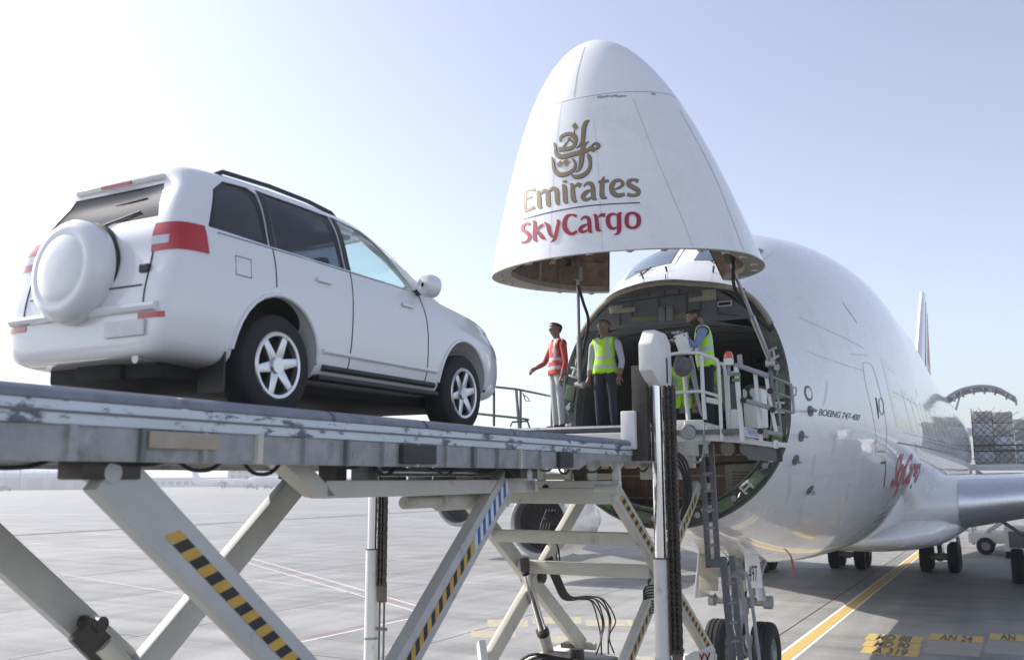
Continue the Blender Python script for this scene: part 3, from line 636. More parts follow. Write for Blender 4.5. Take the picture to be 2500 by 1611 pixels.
# --- fin: lofted, with red, green and black flag bands near the rear
def finp(y, f):                                       # y: share of height, f: share of chord
    z = 8.2+y*(17.6-8.2); le_ = 41.5+y*(54.6-41.5); ch = 15.0-(15.0-4.4)*y; return le_+f*ch, z
b = MB(); pf = [(0,0),(.02,.5),(.08,.85),(.25,1),(.4,.95),(.6,.75),(.8,.45),(1,.03)]; pp = pf+[(x,-t) for x,t in pf[-2:0:-1]]
b.grid(lambda i,j: Vector((pp[j][1]*.42*(1-.55*i/10), *finp(i/10, pp[j][0]))), 11, len(pp), cv=True)
b.f.append(tuple(10*len(pp)+k for k in range(len(pp)))); b.m.append(0)
fin = b.build('tail_fin', 'skin_white', AC, smooth=True, ang=60)
def band(f0, f1, y0, y1, m):
    b = MB()
    for s in (-1,1):
        b.grid(lambda i,j: (lambda y,f: Vector((s*(np.interp(f,[p[0] for p in pf],[p[1] for p in pf])*.42*(1-.55*y)+.006), *finp(y,f))))(y0+(y1-y0)*i/8, (f0[0]+(f0[1]-f0[0])*i/8)*(1-j/4)+(f1[0]+(f1[1]-f1[0])*i/8)*j/4), 9, 5)
    b.build('flag_band', m, fin, smooth=True)
mat('flag_green',(.02,.16,.07),.4); mat('flag_red',(.42,.02,.035),.4)
band((.24,.5),(1,1),.0,.85,'flag_red'); band((.17,.22),(.24,.30),.02,.92,'print_grey')
# --- engines
def engine():
    e = bpy.data.objects.new('engine', None); C.objects.link(e); e.parent = AC
    MB().lathe([(.55,1.08),(.2,1.10),(.06,1.15),(0,1.22),(.05,1.29),(.14,1.33)], (0,0,0), (0,1,0), 40).build('inlet_lip', 'lip_metal', e, smooth=True, ang=180)
    MB().lathe([(.14,1.33),(.6,1.40),(1.4,1.42),(2.4,1.36),(3.2,1.22),(3.5,1.14),(3.5,1.08),(2.6,1.1)], (0,0,0), (0,1,0), 40).build('cowling', 'skin_white', e, smooth=True, ang=50)
    MB().lathe([(3.0,.95),(3.6,.86),(4.6,.66),(5.0,.60),(5.0,.55),(4.6,.5)], (0,0,0), (0,1,0), 30).build('core_nozzle', 'engine_metal', e, smooth=True, ang=50)
    MB().lathe([(4.4,.5),(5.2,.35),(5.7,.02)], (0,0,0), (0,1,0), 20).build('exhaust_cone', 'bare_metal_dull', e, smooth=True)
    MB().lathe([(.54,1.085),(1.1,1.07),(1.12,.3)], (0,0,0), (0,1,0), 40).build('inlet_duct', 'fan_dark', e, smooth=True, ang=50)
    f_ = MB()
    for k in range(24):
        a = 2*pi*k/24; d = Vector((cos(a),0,sin(a))); t_ = Vector((-sin(a),0,cos(a)))
        f_.add([d*.28+Vector((0,.95,0))-t_*.03, d*1.06+Vector((0,.98,0))-t_*.13, d*1.06+Vector((0,1.08,0))+t_*.10, d*.28+Vector((0,1.08,0))+t_*.05], [(0,1,2,3)])
    f_.build('fan_blades', 'fan_dark', e, norm=False)
    sp = MB().lathe([(.60,.01),(.66,.10),(.8,.22),(1.0,.30)], (0,0,0), (0,1,0), 24).build('spinner', 'fan_dark', e, smooth=True, ang=180)
    MB().tube([(.17*cos(a)*k_, .70-.02*0+.1*(k_-.5), .17*sin(a)*k_) for a,k_ in [(x*.35,.5+.09*x) for x in range(9)]], .022, 6).build('spinner_swirl', 'paint_white', sp)
    MB().hexa([(-.16,.9,1.30),(.16,.9,1.30),(.16,5.2,.55),(-.16,5.2,.55),(-.14,3.2,1.55),(.14,3.2,1.55),(.12,8.0,1.75),(-.12,8.0,1.75)]).build('pylon', 'skin_white', e, bevel=.05)
    return e
e0 = engine()
for k, (x, y, z) in enumerate(((-11.7,14.3,2.32),(-20.8,23.0,2.95),(11.7,14.3,2.32),(20.8,23.0,2.95))):
    e = e0 if k == 0 else copy_tree(e0, AC); e.location = (x,y,z)
# --- landing gear
def wheel(parent, c, r=.62, w=.46, name='wheel', ax=(1,0,0)):
    c = Vector(c); ax = Vector(ax); h = w/2
    prof = [(-h*.75,r*.50),(-h*.98,r*.60),(-h,r*.82),(-h*.86,r*.95),(-h*.62,r*.995),(-h*.50,r),(-h*.47,r*.975),(-h*.41,r*.975),(-h*.38,r*1.003),(-h*.12,r*1.004),(-h*.09,r*.978),(-h*.03,r*.978)]
    prof = prof+[(-x,y) for x,y in prof[::-1]]
    t = MB().lathe(prof, c, ax, 36).build(name, 'tyre', parent, smooth=True, ang=50)
    b = MB().lathe([(-h*.76,r*.51),(-h*.80,r*.47),(-h*.5,r*.42),(-h*.45,r*.2),(-h*.85,r*.17),(-h*.9,0)], c, ax, 24); b.lathe([(h*.76,r*.51),(h*.80,r*.47),(h*.5,r*.42),(h*.45,r*.2),(h*.85,r*.17),(h*.9,0)], c, ax, 24)
    b.build('rim', 'gear_grey', t, smooth=True, ang=40)
    return t
g = bpy.data.objects.new('nose_gear', None); C.objects.link(g); g.parent = AC
for s in (-1,1): wheel(g, (s*.46,0,.61), .62, .42)
MB().cyl((-.62,0,.61),(.62,0,.61),.09,n=16).build('axle','gear_grey',g,smooth=True)
MB().cyl((0,0,.5),(0,-.05,1.3),.10,n=18).build('piston','chrome',g,smooth=True)
MB().cyl((0,-.05,1.2),(0,-.15,2.75),.16,n=18).build('strut','gear_grey',g,smooth=True)
b = MB().cyl((-.52,-.06,1.62),(.52,-.06,1.62),.085,n=14); b.cyl((-.62,-.06,1.62),(-.5,-.06,1.62),.13,n=14); b.cyl((.5,-.06,1.62),(.66,-.06,1.62),.13,n=14); b.box((0,-.2,1.55),(.4,.2,.34)); b.build('steering_jack','gear_grey',g,smooth=True,ang=35)
for s in (-1,1):
    MB().bar((s*.10,-.16,.66),(s*.07,-.42,1.02),.06,.10).bar((s*.07,-.42,1.02),(s*.09,-.2,1.42),.06,.10).build('torque_link','gear_grey',g)
    MB().cyl((s*.18,-.2,1.95),(s*.18,-.32,1.95),.11,n=16).build('taxi_light','fitting',g,smooth=True)
    MB().tube([(s*.12,-.1,2.5),(s*.25,-.3,2.1),(s*.16,-.2,1.7)],.022,6).build('hydraulic_hose','tyre',g,smooth=True)
for p,q in (((-.15,.1,1.5),(-.35,1.2,2.6)),((.15,.1,1.5),(.35,1.2,2.6))): MB().cyl(p,q,.06,n=10).build('drag_brace','gear_grey',g,smooth=True)
for s, y0, y1 in ((-1,-1.15,-.15),(1,-.95,-.35)):
    dd = MB().hexa([(s*.58,y0,1.75),(s*.62,y0,1.75),(s*.62,y1,1.68),(s*.58,y1,1.68),(s*.46,y0,2.62),(s*.50,y0,2.62),(s*.50,y1,2.58),(s*.46,y1,2.58)]).build('gear_door','skin_white',AC,bevel=.015)
dd = MB().hexa([(.42,-1.10,2.0),(.72,-1.06,2.0),(.72,-1.02,2.0),(.42,-1.06,2.0),(.40,-1.10,2.62),(.66,-1.06,2.62),(.66,-1.02,2.62),(.40,-1.06,2.62)]).build('gear_door','skin_white',AC,bevel=.01)
vs, fs = text_unit('497'); qm = quadmap([(.48,2.12),(.64,2.12),(.63,2.42),(.47,2.42)])
MB().add([(lambda x,z: (x,-1.106+(x-.42)*.133,z))(*qm(s_,t)) for s_,t in vs], fs).build('fleet_number','print_black',dd)
for s in (-1,):
    dd = MB().hexa([(s*.05,-1.42,1.95),(s*.42,-1.42,1.95),(s*.42,-1.38,1.95),(s*.05,-1.38,1.95),(s*.05,-1.22,2.62),(s*.45,-1.22,2.62),(s*.45,-1.18,2.62),(s*.05,-1.18,2.62)]).build('gear_door','beige_seal',AC,bevel=.01)
def bogie(x, y, z=0):
    g = bpy.data.objects.new('main_gear', None); C.objects.link(g); g.parent = AC
    for dy in (-.74,.74):
        for dx in (-.56,.56): wheel(g, (x+dx,y+dy,.61), .62, .46)
        MB().cyl((x-.66,y+dy,.61),(x+.66,y+dy,.61),.10,n=12).build('axle','gear_grey',g,smooth=True)
    MB().bar((x,y-.8,.61),(x,y+.8,.61),.26,.3).build('bogie_beam','gear_grey',g,bevel=.04)
    MB().cyl((x,y,.6),(x,y+.05,1.4),.13,n=16).build('piston','chrome',g,smooth=True)
    MB().cyl((x,y+.05,1.25),(x,y+.1,2.6),.21,n=16).build('strut','gear_grey',g,smooth=True)
    MB().bar((x,y-.25,.8),(x,y-.5,1.15),.2,.08).bar((x,y-.5,1.15),(x,y-.1,1.6),.2,.08).build('torque_link','gear_grey',g)
    s = 1 if x > 0 else -1
    MB().cyl((x,y,1.6),(x-s*1.2,y-.6,2.5),.07,n=10).cyl((x,y,1.9),(x,y-1.9,2.7),.07,n=10).build('side_brace','gear_grey',g,smooth=True)
    MB().hexa([(x+s*.75,y-.9,1.15),(x+s*.80,y-.9,1.15),(x+s*.80,y+.9,1.15),(x+s*.75,y+.9,1.15),(x+s*.55,y-1,2.5),(x+s*.6,y-1,2.5),(x+s*.6,y+1,2.5),(x+s*.55,y+1,2.5)]).build('gear_door','skin_white' if abs(x) > 3 else 'bulk_grey',g,bevel=.015)
for x, y in ((-5.5,23.5),(5.5,23.5),(-1.92,27.0),(1.92,27.0)): bogie(x,y)
# --- side cargo door, swung up behind the wing
def arc(a, r): return Vector((1.35+r*0, 0, 0))
apx = [(2292,990),(2310,968),(2345,948),(2390,939),(2435,944),(2480,968)]
pin = [at(px,py,u=38.5) for px,py in apx]; b = MB(); pts = cr([(p[0]-ACV,p[2]) for p in pin],5)
b.grid(lambda i,j: Vector((pts[i][0], (38.5,38.5,41.9,41.9)[j], pts[i][1]-(0,.14,.14,0)[j])), len(pts), 4, cv=True)
b.f += [tuple(range(4)), tuple((len(pts)-1)*4+k for k in range(4))]; b.m += [0,0]
cdoor = b.build('side_cargo_door', 'gear_grey', AC, smooth=True, ang=35)
for k in range(9):
    p = pts[1+k*3]; MB().hexa([(p[0]-.05,38.5,p[1]-.26),(p[0]+.05,38.5,p[1]-.26),(p[0]+.05,41.9,p[1]-.26),(p[0]-.05,41.9,p[1]-.26),(p[0]-.05,38.5,p[1]-.12),(p[0]+.05,38.5,p[1]-.12),(p[0]+.05,41.9,p[1]-.12),(p[0]-.05,41.9,p[1]-.12)]).build('door_rib','bare_metal_dull',cdoor)
MB().cyl((pts[10][0],38.7,pts[10][1]-.2),(pts[0][0]+.5,38.7,pts[0][1]-1.3),.05,n=10).build('door_strut','bare_metal_dull',cdoor,smooth=True)
for k in range(5):
    p = pts[3+k*5]; MB().box((p[0],38.55,p[1]-.24),(.16,.3,.14)).build('door_latch','bare_metal_dull',cdoor)
fr = [(2336,1005),(2352,1035),(2364,1065),(2370,1100),(2372,1122)]
stroke([(x,y,7) for x,y in fr], BF, .01, n=4).build('door_edge_seal','orange_edge',AC)
p = stick(1930,1360,BF,-.02)
if p: MB().add([p, p+Vector((.03,.03,0)), p+Vector((.09,.05,-.38)), p+Vector((.05,.0,-.40))], [(0,1,2,3)]).build('warning_streamer','red_faded',AC)
# ================================================================ CARGO LOADER (all positions in the apron frame, taken off LB0)
mat('ld_white', (.74,.74,.71), .45, var=.05, scale=3, dirt=(.42,.38,.32), dscale=4, dlo=.60, dhi=.78)
mat('ld_cream', (.56,.54,.47), .5, var=.08, scale=3, dirt=(.20,.16,.12), dscale=3.2, dlo=.58, dhi=.76)
mat('ld_arm', (.50,.50,.475), .5, var=.08, scale=3, dirt=(.24,.21,.18), dscale=3.5, dlo=.60, dhi=.8)
mat('ld_worn', (.62,.67,.72), .5, var=.08, scale=5, dirt=(.13,.14,.17), dscale=7, dlo=.53, dhi=.58, stretch=(1,.35,1))
mat('ld_guard', (.20,.215,.265), .45, var=.25, scale=6, dirt=(.25,.27,.32), dscale=5, dlo=.6, dhi=.8)
mat('ld_beam', (.34,.345,.345), .5, var=.2, scale=5, dirt=(.19,.18,.165), dscale=4, dlo=.5, dhi=.7)
mat('ld_tan', (.40,.34,.26), .55, var=.15)
mat('ld_dark', (.045,.043,.042), .6, var=.4, scale=10)
mat('ld_black', (.018,.018,.019), .5, var=.3, scale=20)
mat('ld_oily', (.05,.042,.036), .4, var=.4, scale=9)
mat('ld_grey', (.16,.165,.17), .5, metal=.3, var=.15, scale=6)
mat('ld_grey_light', (.32,.325,.335), .5, metal=.2, var=.12, scale=6)
mat('haz_yellow', (.60,.37,.06), .5, var=.15, dirt=(.45,.42,.36), dscale=12, dlo=.60, dhi=.66); mat('haz_black', (.025,.025,.027), .5, var=.3, dirt=(.30,.29,.27), dscale=12, dlo=.62, dhi=.68); mat('haz_blue', (.04,.11,.35), .5); mat('haz_white', (.7,.7,.7), .5)
mat('lens_glass', (.45,.47,.5), .1, var=.1, coat=1); mat('beacon_orange', (.75,.10,.02), .25, var=.1, coat=1, trans=.2)
mat('sign_blue', (.08,.20,.55), .5); mat('bag_grey', (.13,.13,.13), .8, var=.3, scale=12, bump=.4, bscale=20)
mat('chassis_brown', (.14,.11,.09), .6, var=.4, scale=6)
LB0 = (-.9, -9.0, 0)
LD = thing('cargo_loader', LB0, 'white high-lift scissor cargo loader reaching up to the open nose', 'cargo loader')
def lb(b, name, m, parent=None, **k): return b.build(name, m, parent if parent is not None else LD, off=LB0, **k)
PV0, PV1, PU0, PU1 = -2.75, .95, -18.4, -6.95
def sub(name, parent=None):
    o = bpy.data.objects.new(name, None); C.objects.link(o); o.parent = parent or LD; return o
PF = sub('main_platform')
lb(MB().bb((PV0+.1,PU0,4.36),(PV1-.1,PU1,4.49)), 'deck', 'ld_dark', PF)
for k in range(36):
    u = PU0+.2+k*.315
    lb(MB().cyl((PV0+.35,u,4.515),(PV1-.35,u,4.515),.045,n=10), 'roller', 'bare_metal_dull', PF, smooth=True)
for s, v in ((1,PV1),(-1,PV0)):
    lb(MB().bb((v-s*.14,PU0,4.18),(v-s*.02,-9.6,4.37)), 'side_beam', 'ld_beam', PF, bevel=.01); lb(MB().prism([(v-s*.13,-9.6,4.18),(v-s*.13,-9.2,4.29),(v-s*.13,PU1,4.29),(v-s*.13,PU1,4.37),(v-s*.13,-9.6,4.37)],(s*.11,0,0)), 'side_beam', 'ld_beam', PF)
    lb(MB().bb((v-s*.16,PU0,4.37),(v,PU1,4.50)), 'side_rail', 'ld_worn', PF, bevel=.012)
    lb(MB().bb((v-.005*s,PU0,4.43),(v+.008*s,PU1,4.444)), 'rail_lip', 'ld_grey', PF)
    u = PU0+.1
    k = 0
    while u < PU1-.5:
        L_ = (1.25,1.6,1.4)[k%3]; k += 1; e = min(u+L_, PU1)
        lb(MB().prism([(v+s*.012,u,4.50),(v+s*.012,u,4.535),(v-s*.05,u,4.575),(v-s*.20,u,4.575),(v-s*.20,u,4.50)], (0,e-u-.05,0)), 'rail_guard', 'ld_guard', PF, bevel=.012)
        u = e
    for k in range(24):
        u = PU0+.25+k*.47
        if u > -9.7: continue
        lb(MB().bb((v-s*.02,u,4.18),(v+s*.015,u+(.03,.05,.03)[k%3],4.37)), 'stiffener', ('ld_beam','ld_grey','ld_beam','ld_cream')[k%4], PF)
lb(MB().bb((PV1-.022,-15.75,4.26),(PV1+.022,-15.2,4.36)), 'side_panel', 'ld_tan', PF, bevel=.01)
lb(MB().bb((PV1-.022,-13.2,4.20),(PV1+.03,-12.7,4.36)), 'junction_box', 'ld_dark', PF, bevel=.01)
lb(MB().bb((PV1-.022,-10.2,4.20),(PV1+.03,-9.85,4.36)), 'junction_box', 'ld_dark', PF, bevel=.01)
for k in range(9):
    u = PU0+.6+k*.95; lb(MB().bb((PV0+.12,u,4.22),(PV1-.14,u+.10,4.40)), 'cross_member', 'ld_beam', PF)
rnd = random.Random(5)
for k in range(15):                                  # hoses sagging below the platform edge
    u = -17.6+k*.72; a = u+rnd.uniform(0,.2); b_ = a+rnd.uniform(.35,.7); v = .72+rnd.uniform(-.1,.1); dz = rnd.uniform(.04,.10)
    lb(MB().tube(cr([(v,a,4.22),(v,a*.7+b_*.3,4.22-dz),(v,a*.3+b_*.7,4.22-dz),(v,b_,4.22)],4),.014,6), 'hose', 'ld_black', PF, smooth=True)
# slung sub-frame under the platform
lb(MB().bb((.42,-13.7,3.93),(.60,-10.05,4.07)), 'slung_beam', 'ld_cream', PF, bevel=.015)
lb(MB().prism([(.42,-14.25,4.22),(.42,-13.95,4.22),(.42,-13.55,3.94),(.42,-13.75,3.94)], (.18,0,0)), 'slung_gusset', 'ld_cream', PF, bevel=.01)
lb(MB().prism([(.42,-10.55,4.22),(.42,-10.2,4.22),(.42,-9.95,3.93),(.42,-10.25,3.93)], (.18,0,0)), 'slung_gusset', 'ld_cream', PF, bevel=.01)
lb(MB().cyl((.3,-11.6,3.86),(.3,-10.3,3.86),.095,n=18).cyl((.3,-12.2,3.86),(.3,-11.6,3.86),.06,n=14), 'tilt_cylinder', 'ld_cream', PF, smooth=True)
for k in range(7):
    u = -13.2+.45*k; lb(MB().bb((.1,u,4.05),(.3,u+.14,4.22)), 'pipe_clamp', ('ld_dark','ld_grey')[k%2], PF, bevel=.01)
lb(MB().cyl((.45,-12.8,4.14),(.45,-10.4,4.14),.04,n=10), 'hydraulic_pipe', 'bare_metal', PF, smooth=True)
# --- scissor arms
def arm(name, p, q, w, h, m, parent, cap=True):
    a = lb(MB().bar(p, q, w, h, (0,0,1)), name, m, parent, bevel=.02); return a
def tape(parent, p, q, side, w, h, f0, f1, n, cols, skew=.5):
    """striped tape on the outward face of an arm running p to q"""
    p, q = Vector(p), Vector(q); d = (q-p).normalized(); x = Vector((side,0,0)); y = d.cross(x).normalized()
    if y.z < 0: y = -y
    b = MB(); L_ = (q-p).length
    for k in range(n):
        a = p+d*L_*(f0+(f1-f0)*k/n); c = p+d*L_*(f0+(f1-f0)*(k+1)/n); o = x*(w/2+.004)
        sh = d*h*skew
        b.add([a+o-y*h/2-sh/2, c+o-y*h/2-sh/2, c+o+y*h/2+sh/2, a+o+y*h/2+sh/2], [(0,1,2,3)], k%2)
    return lb(b, 'hazard_tape', cols, parent)
MS = sub('main_scissor')
for v, s in ((.72,1),(-2.45,-1)):
    a = arm('scissor_arm', (v,-15.85+(0 if s > 0 else .75),4.14), (v,-11.2+(0 if s > 0 else .6),.33), .13, .30, 'ld_arm', MS)
    v2 = v-s*.17
    c = arm('scissor_arm', (v2,-10.6,4.14), (v2,-15.2,.33), .13, .30, 'ld_arm', MS)
    if s > 0:
        tape(a, (v,-15.85,4.14), (v,-11.2,.33), 1, .13, .10, .10, .62, 36, ['haz_yellow','haz_black'], .7)
        tape(c, (v2,-10.6,4.14), (v2,-15.2,.33), 1, .13, .13, .03, .18, 13, ['haz_white','haz_blue'], -.7)
        tape(c, (v2,-10.6,4.14), (v2,-15.2,.33), 1, .13, .10, .185, .62, 32, ['haz_yellow','haz_black'], -.7)
    for u in (-15.85,-10.6): lb(MB().cyl((v-s*.12,u,4.12),(v+s*.085,u,4.12),.06,n=16), 'pivot', 'ld_arm', MS, smooth=True)
    lb(MB().cyl((v-s*.32,-13.2,1.97),(v+s*.10,-13.2,1.97),.13,n=18), 'pivot', 'ld_dark', MS, smooth=True)
lb(MB().cyl((-2.4,-13.2,1.97),(.6,-13.2,1.97),.08,n=16), 'cross_tube', 'ld_cream', MS, smooth=True)
lb(MB().bar((-2.25,-13.62,2.75),(-2.15,-13.30,2.40),.14,.26), 'cylinder_bracket', 'ld_oily', MS, bevel=.03)
lb(MB().cyl((-2.36,-13.50,2.78),(-2.1,-13.50,2.78),.07,n=14), 'bracket_pin', 'ld_oily', MS, smooth=True)
lb(MB().cyl((-2.15,-13.45,2.6),(-1.9,-12.0,1.0),.10,n=16), 'lift_cylinder', 'ld_cream', MS, smooth=True)
for u in (-15.85,-10.6):
    lb(MB().bb((.58,u-.2,4.08),(.80,u+.2,4.19)), 'pivot_bracket', 'ld_oily', MS, bevel=.015); lb(MB().bb((-2.5,u-.2,4.08),(-2.28,u+.2,4.19)), 'pivot_bracket', 'ld_oily', MS, bevel=.015)
# --- lift posts with chains
def chain(name, v, u, z0, z1, w, parent, pitch=.065):
    b = MB(); n = int((z1-z0)/pitch)
    for k in range(n):
        z = z0+k*pitch
        for s in (-1,0,1):
            b.box((v+s*w*.36, u, z+pitch/2), (w*.10 if k%2 else w*.16, .075, pitch*.92))
        b.cyl((v-w*.46,u,z),(v+w*.46,u,z),.022,n=6)
        b.box((v, u+.02, z+pitch*.5), (w*.7,.03,pitch*.4))
    return lb(b, name, 'ld_oily', parent)
def post(v, u, ztop, zc0, zc1, cw=.15):
    g = sub('lift_post')
    t = lb(MB().cyl((v,u,.45),(v,u,3.06),.098,n=24), 'outer_tube', 'ld_white', g, smooth=True)
    lb(MB().cyl((v,u,3.055),(v,u,3.075),.103,n=24), 'wiper_ring', 'ld_grey', t, smooth=True)
    lb(MB().cyl((v,u,1.80),(v,u,1.83),.106,n=24), 'tube_band', 'ld_grey_light', t, smooth=True)
    lb(MB().cyl((v,u,3.0),(v,u,ztop),.078,n=28), 'chrome_rod', 'chrome', g, smooth=True)
    chain('lift_chain', v+.185, u-.02, zc0, zc1, cw, g)
    for s in (-.04,.04): lb(MB().cyl((v+.185+s,u,.5),(v+.185+s,u,zc0-.15),.016,n=8), 'anchor_rod', 'ld_grey', g, smooth=True)
    lb(MB().box((v+.185,u,zc0-.10),(.12,.08,.26)), 'chain_anchor', 'chassis_brown', g, bevel=.01)
    lb(MB().box((v+.185,u,1.95),(.17,.06,.04)), 'rod_clip', 'primer_green', g, bevel=.005)
    return g
post(-3.06,-8.1,4.38,2.55,4.42)
pr = post(1.25,-7.78,5.45,1.9,5.3,.17)
lb(MB().bar((1.06,-7.85,4.3),(1.06,-7.85,5.55),.20,.16,(0,1,0)), 'mast_channel', 'ld_oily', pr, bevel=.01)
hd = [(-8.16,5.45),(-8.16,5.80),(-7.98,6.0),(-7.56,6.0),(-7.38,5.88),(-7.34,5.45),(-7.42,5.22),(-7.60,5.14)]
hh = lb(MB().prism([(1.15,y,z) for y,z in hd], (.185,0,0)), 'pulley_housing', 'ld_white', pr, bevel=.025)
lb(MB().box((1.338,-7.58,5.50),(.008,.05,.34)), 'housing_slot', 'ld_oily', hh)
lb(MB().bb((.82,-8.0,4.45),(1.02,-7.75,4.95)), 'guide_block', 'ld_white', pr, bevel=.02)
# --- bridge in front of the aircraft
BR = sub('bridge_platform')
lb(MB().bb((-2.0,-6.9,4.70),(1.0,-4.45,4.80)), 'bridge_deck', 'ld_dark', BR, bevel=.01)
for k in range(9):
    lb(MB().cyl((-1.8,-6.7+.26*k,4.81),(.8,-6.7+.26*k,4.81),.035,n=8), 'roller', 'bare_metal_dull', BR, smooth=True)
for v in (-2.0,.92): lb(MB().bb((v,-6.9,4.42),(v+.09,-4.5,4.86)), 'bridge_beam', 'ld_cream', BR, bevel=.015)
lb(MB().bb((-2.0,-7.05,4.38),(1.0,-6.93,4.72)), 'bridge_front_beam', 'ld_white', BR, bevel=.015)
lb(MB().bb((-2.6,-6.6,4.22),(1.35,-6.45,4.40)), 'cross_beam', 'ld_cream', BR, bevel=.01)
lb(MB().bb((-2.6,-6.9,4.06),(.3,-6.8,4.15)), 'cross_beam', 'ld_cream', BR, bevel=.01)
bu = lb(MB().bb((-.50,-8.0,3.84),(.78,-7.88,4.05)), 'bumper_beam', 'ld_white', BR, bevel=.02)
lb(MB().cyl((-.28,-8.006,3.95),(-.28,-7.9,3.95),.05,n=14), 'bumper_hole', 'dark_hollow', bu)
for v in (-.42,-.02,.34,.68): lb(MB().bb((v,-7.98,4.05),(v+.10,-7.90,4.42)), 'bumper_upright', 'ld_white', bu, bevel=.01)
lb(MB().bb((-.2,-7.95,4.22),(.06,-7.80,4.44)).bb((.5,-7.95,4.24),(.78,-7.8,4.44)), 'upright_plate', 'ld_white', bu, bevel=.01)
lb(MB().bar((.17,-7.9,4.42),(.2,-7.9,4.02),.17,.10,(0,1,0)), 'hose_sleeve', 'ld_oily', bu, bevel=.03)
for k in range(5):
    v = -1.6+.55*k; lb(MB().bb((v,-6.8,4.42),(v+.22,-5.0,4.66)), 'under_box', ('ld_cream','ld_beam','beige_seal')[k%3], BR, bevel=.02)
lb(MB().bb((.55,-6.6,4.06),(1.15,-6.2,4.42)), 'valve_box', 'ld_cream', BR, bevel=.02)
for k in range(4):
    lb(MB().tube(cr([(.9+.05*k,-6.7,4.5),(1.15+.05*k,-6.75,4.30),(1.25+.03*k,-6.7,4.0-.05*k),(1.15,-6.6,3.5)],5),.018,6), 'hose', 'ld_black', BR, smooth=True)
BS = sub('bridge_scissor')
cu, cz, hu, hz = -6.5, 2.62, 2.0, 1.32
for v, s in ((.9,1),(-1.32,-1)):
    p0, p1 = (v,cu-hu,cz+hz), (v,cu+hu,cz-hz); q0, q1 = (v-s*.15,cu+hu,cz+hz), (v-s*.15,cu-hu,cz-hz)
    a = arm('scissor_arm', p0, p1, .11, .24, 'ld_cream', BS); c = arm('scissor_arm', q0, q1, .11, .24, 'ld_cream', BS)
    if s > 0:
        tape(a, p0, p1, 1, .11, .09, .03, .42, 22, ['haz_yellow','haz_black'], .6); tape(a, p0, p1, 1, .11, .09, .60, .95, 20, ['haz_yellow','haz_black'], .6)
        tape(c, q0, q1, 1, .11, .09, .05, .45, 22, ['haz_yellow','haz_black'], -.6); tape(c, q0, q1, 1, .11, .09, .60, .97, 20, ['haz_yellow','haz_black'], -.6)
    lb(MB().cyl((v-s*.27,cu,cz),(v+s*.09,cu,cz),.10,n=16), 'pivot', 'ld_oily', BS, smooth=True)
    for u, z in ((cu-hu,cz+hz),(cu+hu,cz+hz),(cu-hu,cz-hz),(cu+hu,cz-hz)): lb(MB().cyl((v-s*.24,u,z),(v+s*.07,u,z),.06,n=14), 'pivot', 'ld_cream', BS, smooth=True)
for u, z, h in ((-8.45,3.86,.20),(-7.6,3.28,.17),(-7.35,2.78,.0)):
    if h: lb(MB().bar((-1.3,u,z),(.88,u,z),h,h), 'cross_tube', 'ld_cream', BS, bevel=.02)
lb(MB().bar((-1.25,-6.9,2.80),(.8,-6.9,2.80),.18,.18), 'cross_tube', 'ld_cream', BS, bevel=.02)
lb(MB().cyl((-1.2,-8.4,1.42),(.85,-8.4,1.42),.06,n=16), 'cross_tube', 'ld_white', BS, smooth=True)
lb(MB().bar((-1.2,-8.15,1.9),(-1.0,-8.35,1.45),.10,.16), 'gusset', 'ld_white', BS, bevel=.015)
k0 = at(1283,1400,v=-1.05); k1 = at(1326,1545,v=-1.05); k2 = at(1352,1640,v=-1.05)
lc = lb(MB().cyl(k0,k1,.062,n=18), 'cylinder_rod', 'chrome', BS, smooth=True); lb(MB().cyl(k1,k2,.09,n=18), 'cylinder_barrel', 'ld_cream', lc, smooth=True)
lb(MB().cyl(k1+(k0-k1)*.06,k1-(k0-k1)*.02,.098,n=18), 'cylinder_gland', 'ld_oily', lc, smooth=True)
lb(MB().bar(k0+Vector((0,-.03,.24)),k0+Vector((0,0,.02)),.12,.12), 'clevis', 'ld_oily', lc, bevel=.04)
h0 = at(1345,1385,v=-1.15); 
for k in range(6):                                    # hose bundle running along the arm and looping down
    o = Vector((.028*k,-.01*k,.012*k)); pts = [at(1330,1365,v=-1.12)+o, at(1352,1420,v=-1.12)+o, at(1376,1462,v=-1.12)+o, at(1420,1462,v=-1.10)+o, at(1444+3*k,1468+3*(k%2),v=-1.08)+o, at(1458+5*k+(k%2)*4,1508+6*(k%3),v=-1.05)+o, at(1466+3*k-(k%3)*5,1560,v=-1.0)+o, at(1452+5*k+(k%2)*9,1606,v=-.95)+o]
    lb(MB().tube(cr([tuple(p) for p in pts],5),.013,6), 'hose', 'ld_black', BS, smooth=True)
for k in range(4):
    o = Vector((.03*k,0,.01)); pts = [at(1335+3*k,1245,v=-1.2)+o, at(1318+3*k,1300,v=-1.2)+o, at(1340+3*k,1335,v=-1.2)+o, at(1345+3*k,1370,v=-1.15)+o]
    lb(MB().tube(cr([tuple(p) for p in pts],5),.012,6), 'hose', 'ld_black', BS, smooth=True)
for k in range(5):
    a = at(1598,1428+7*k,v=.85); lb(MB().tube(cr([tuple(a),tuple(a+Vector((-.10,-.05,-.02))),tuple(a+Vector((-.14,-.05,-.12))),tuple(a+Vector((-.02,0,-.22)))],4),.011,6), 'hose', 'ld_black', BS, smooth=True)
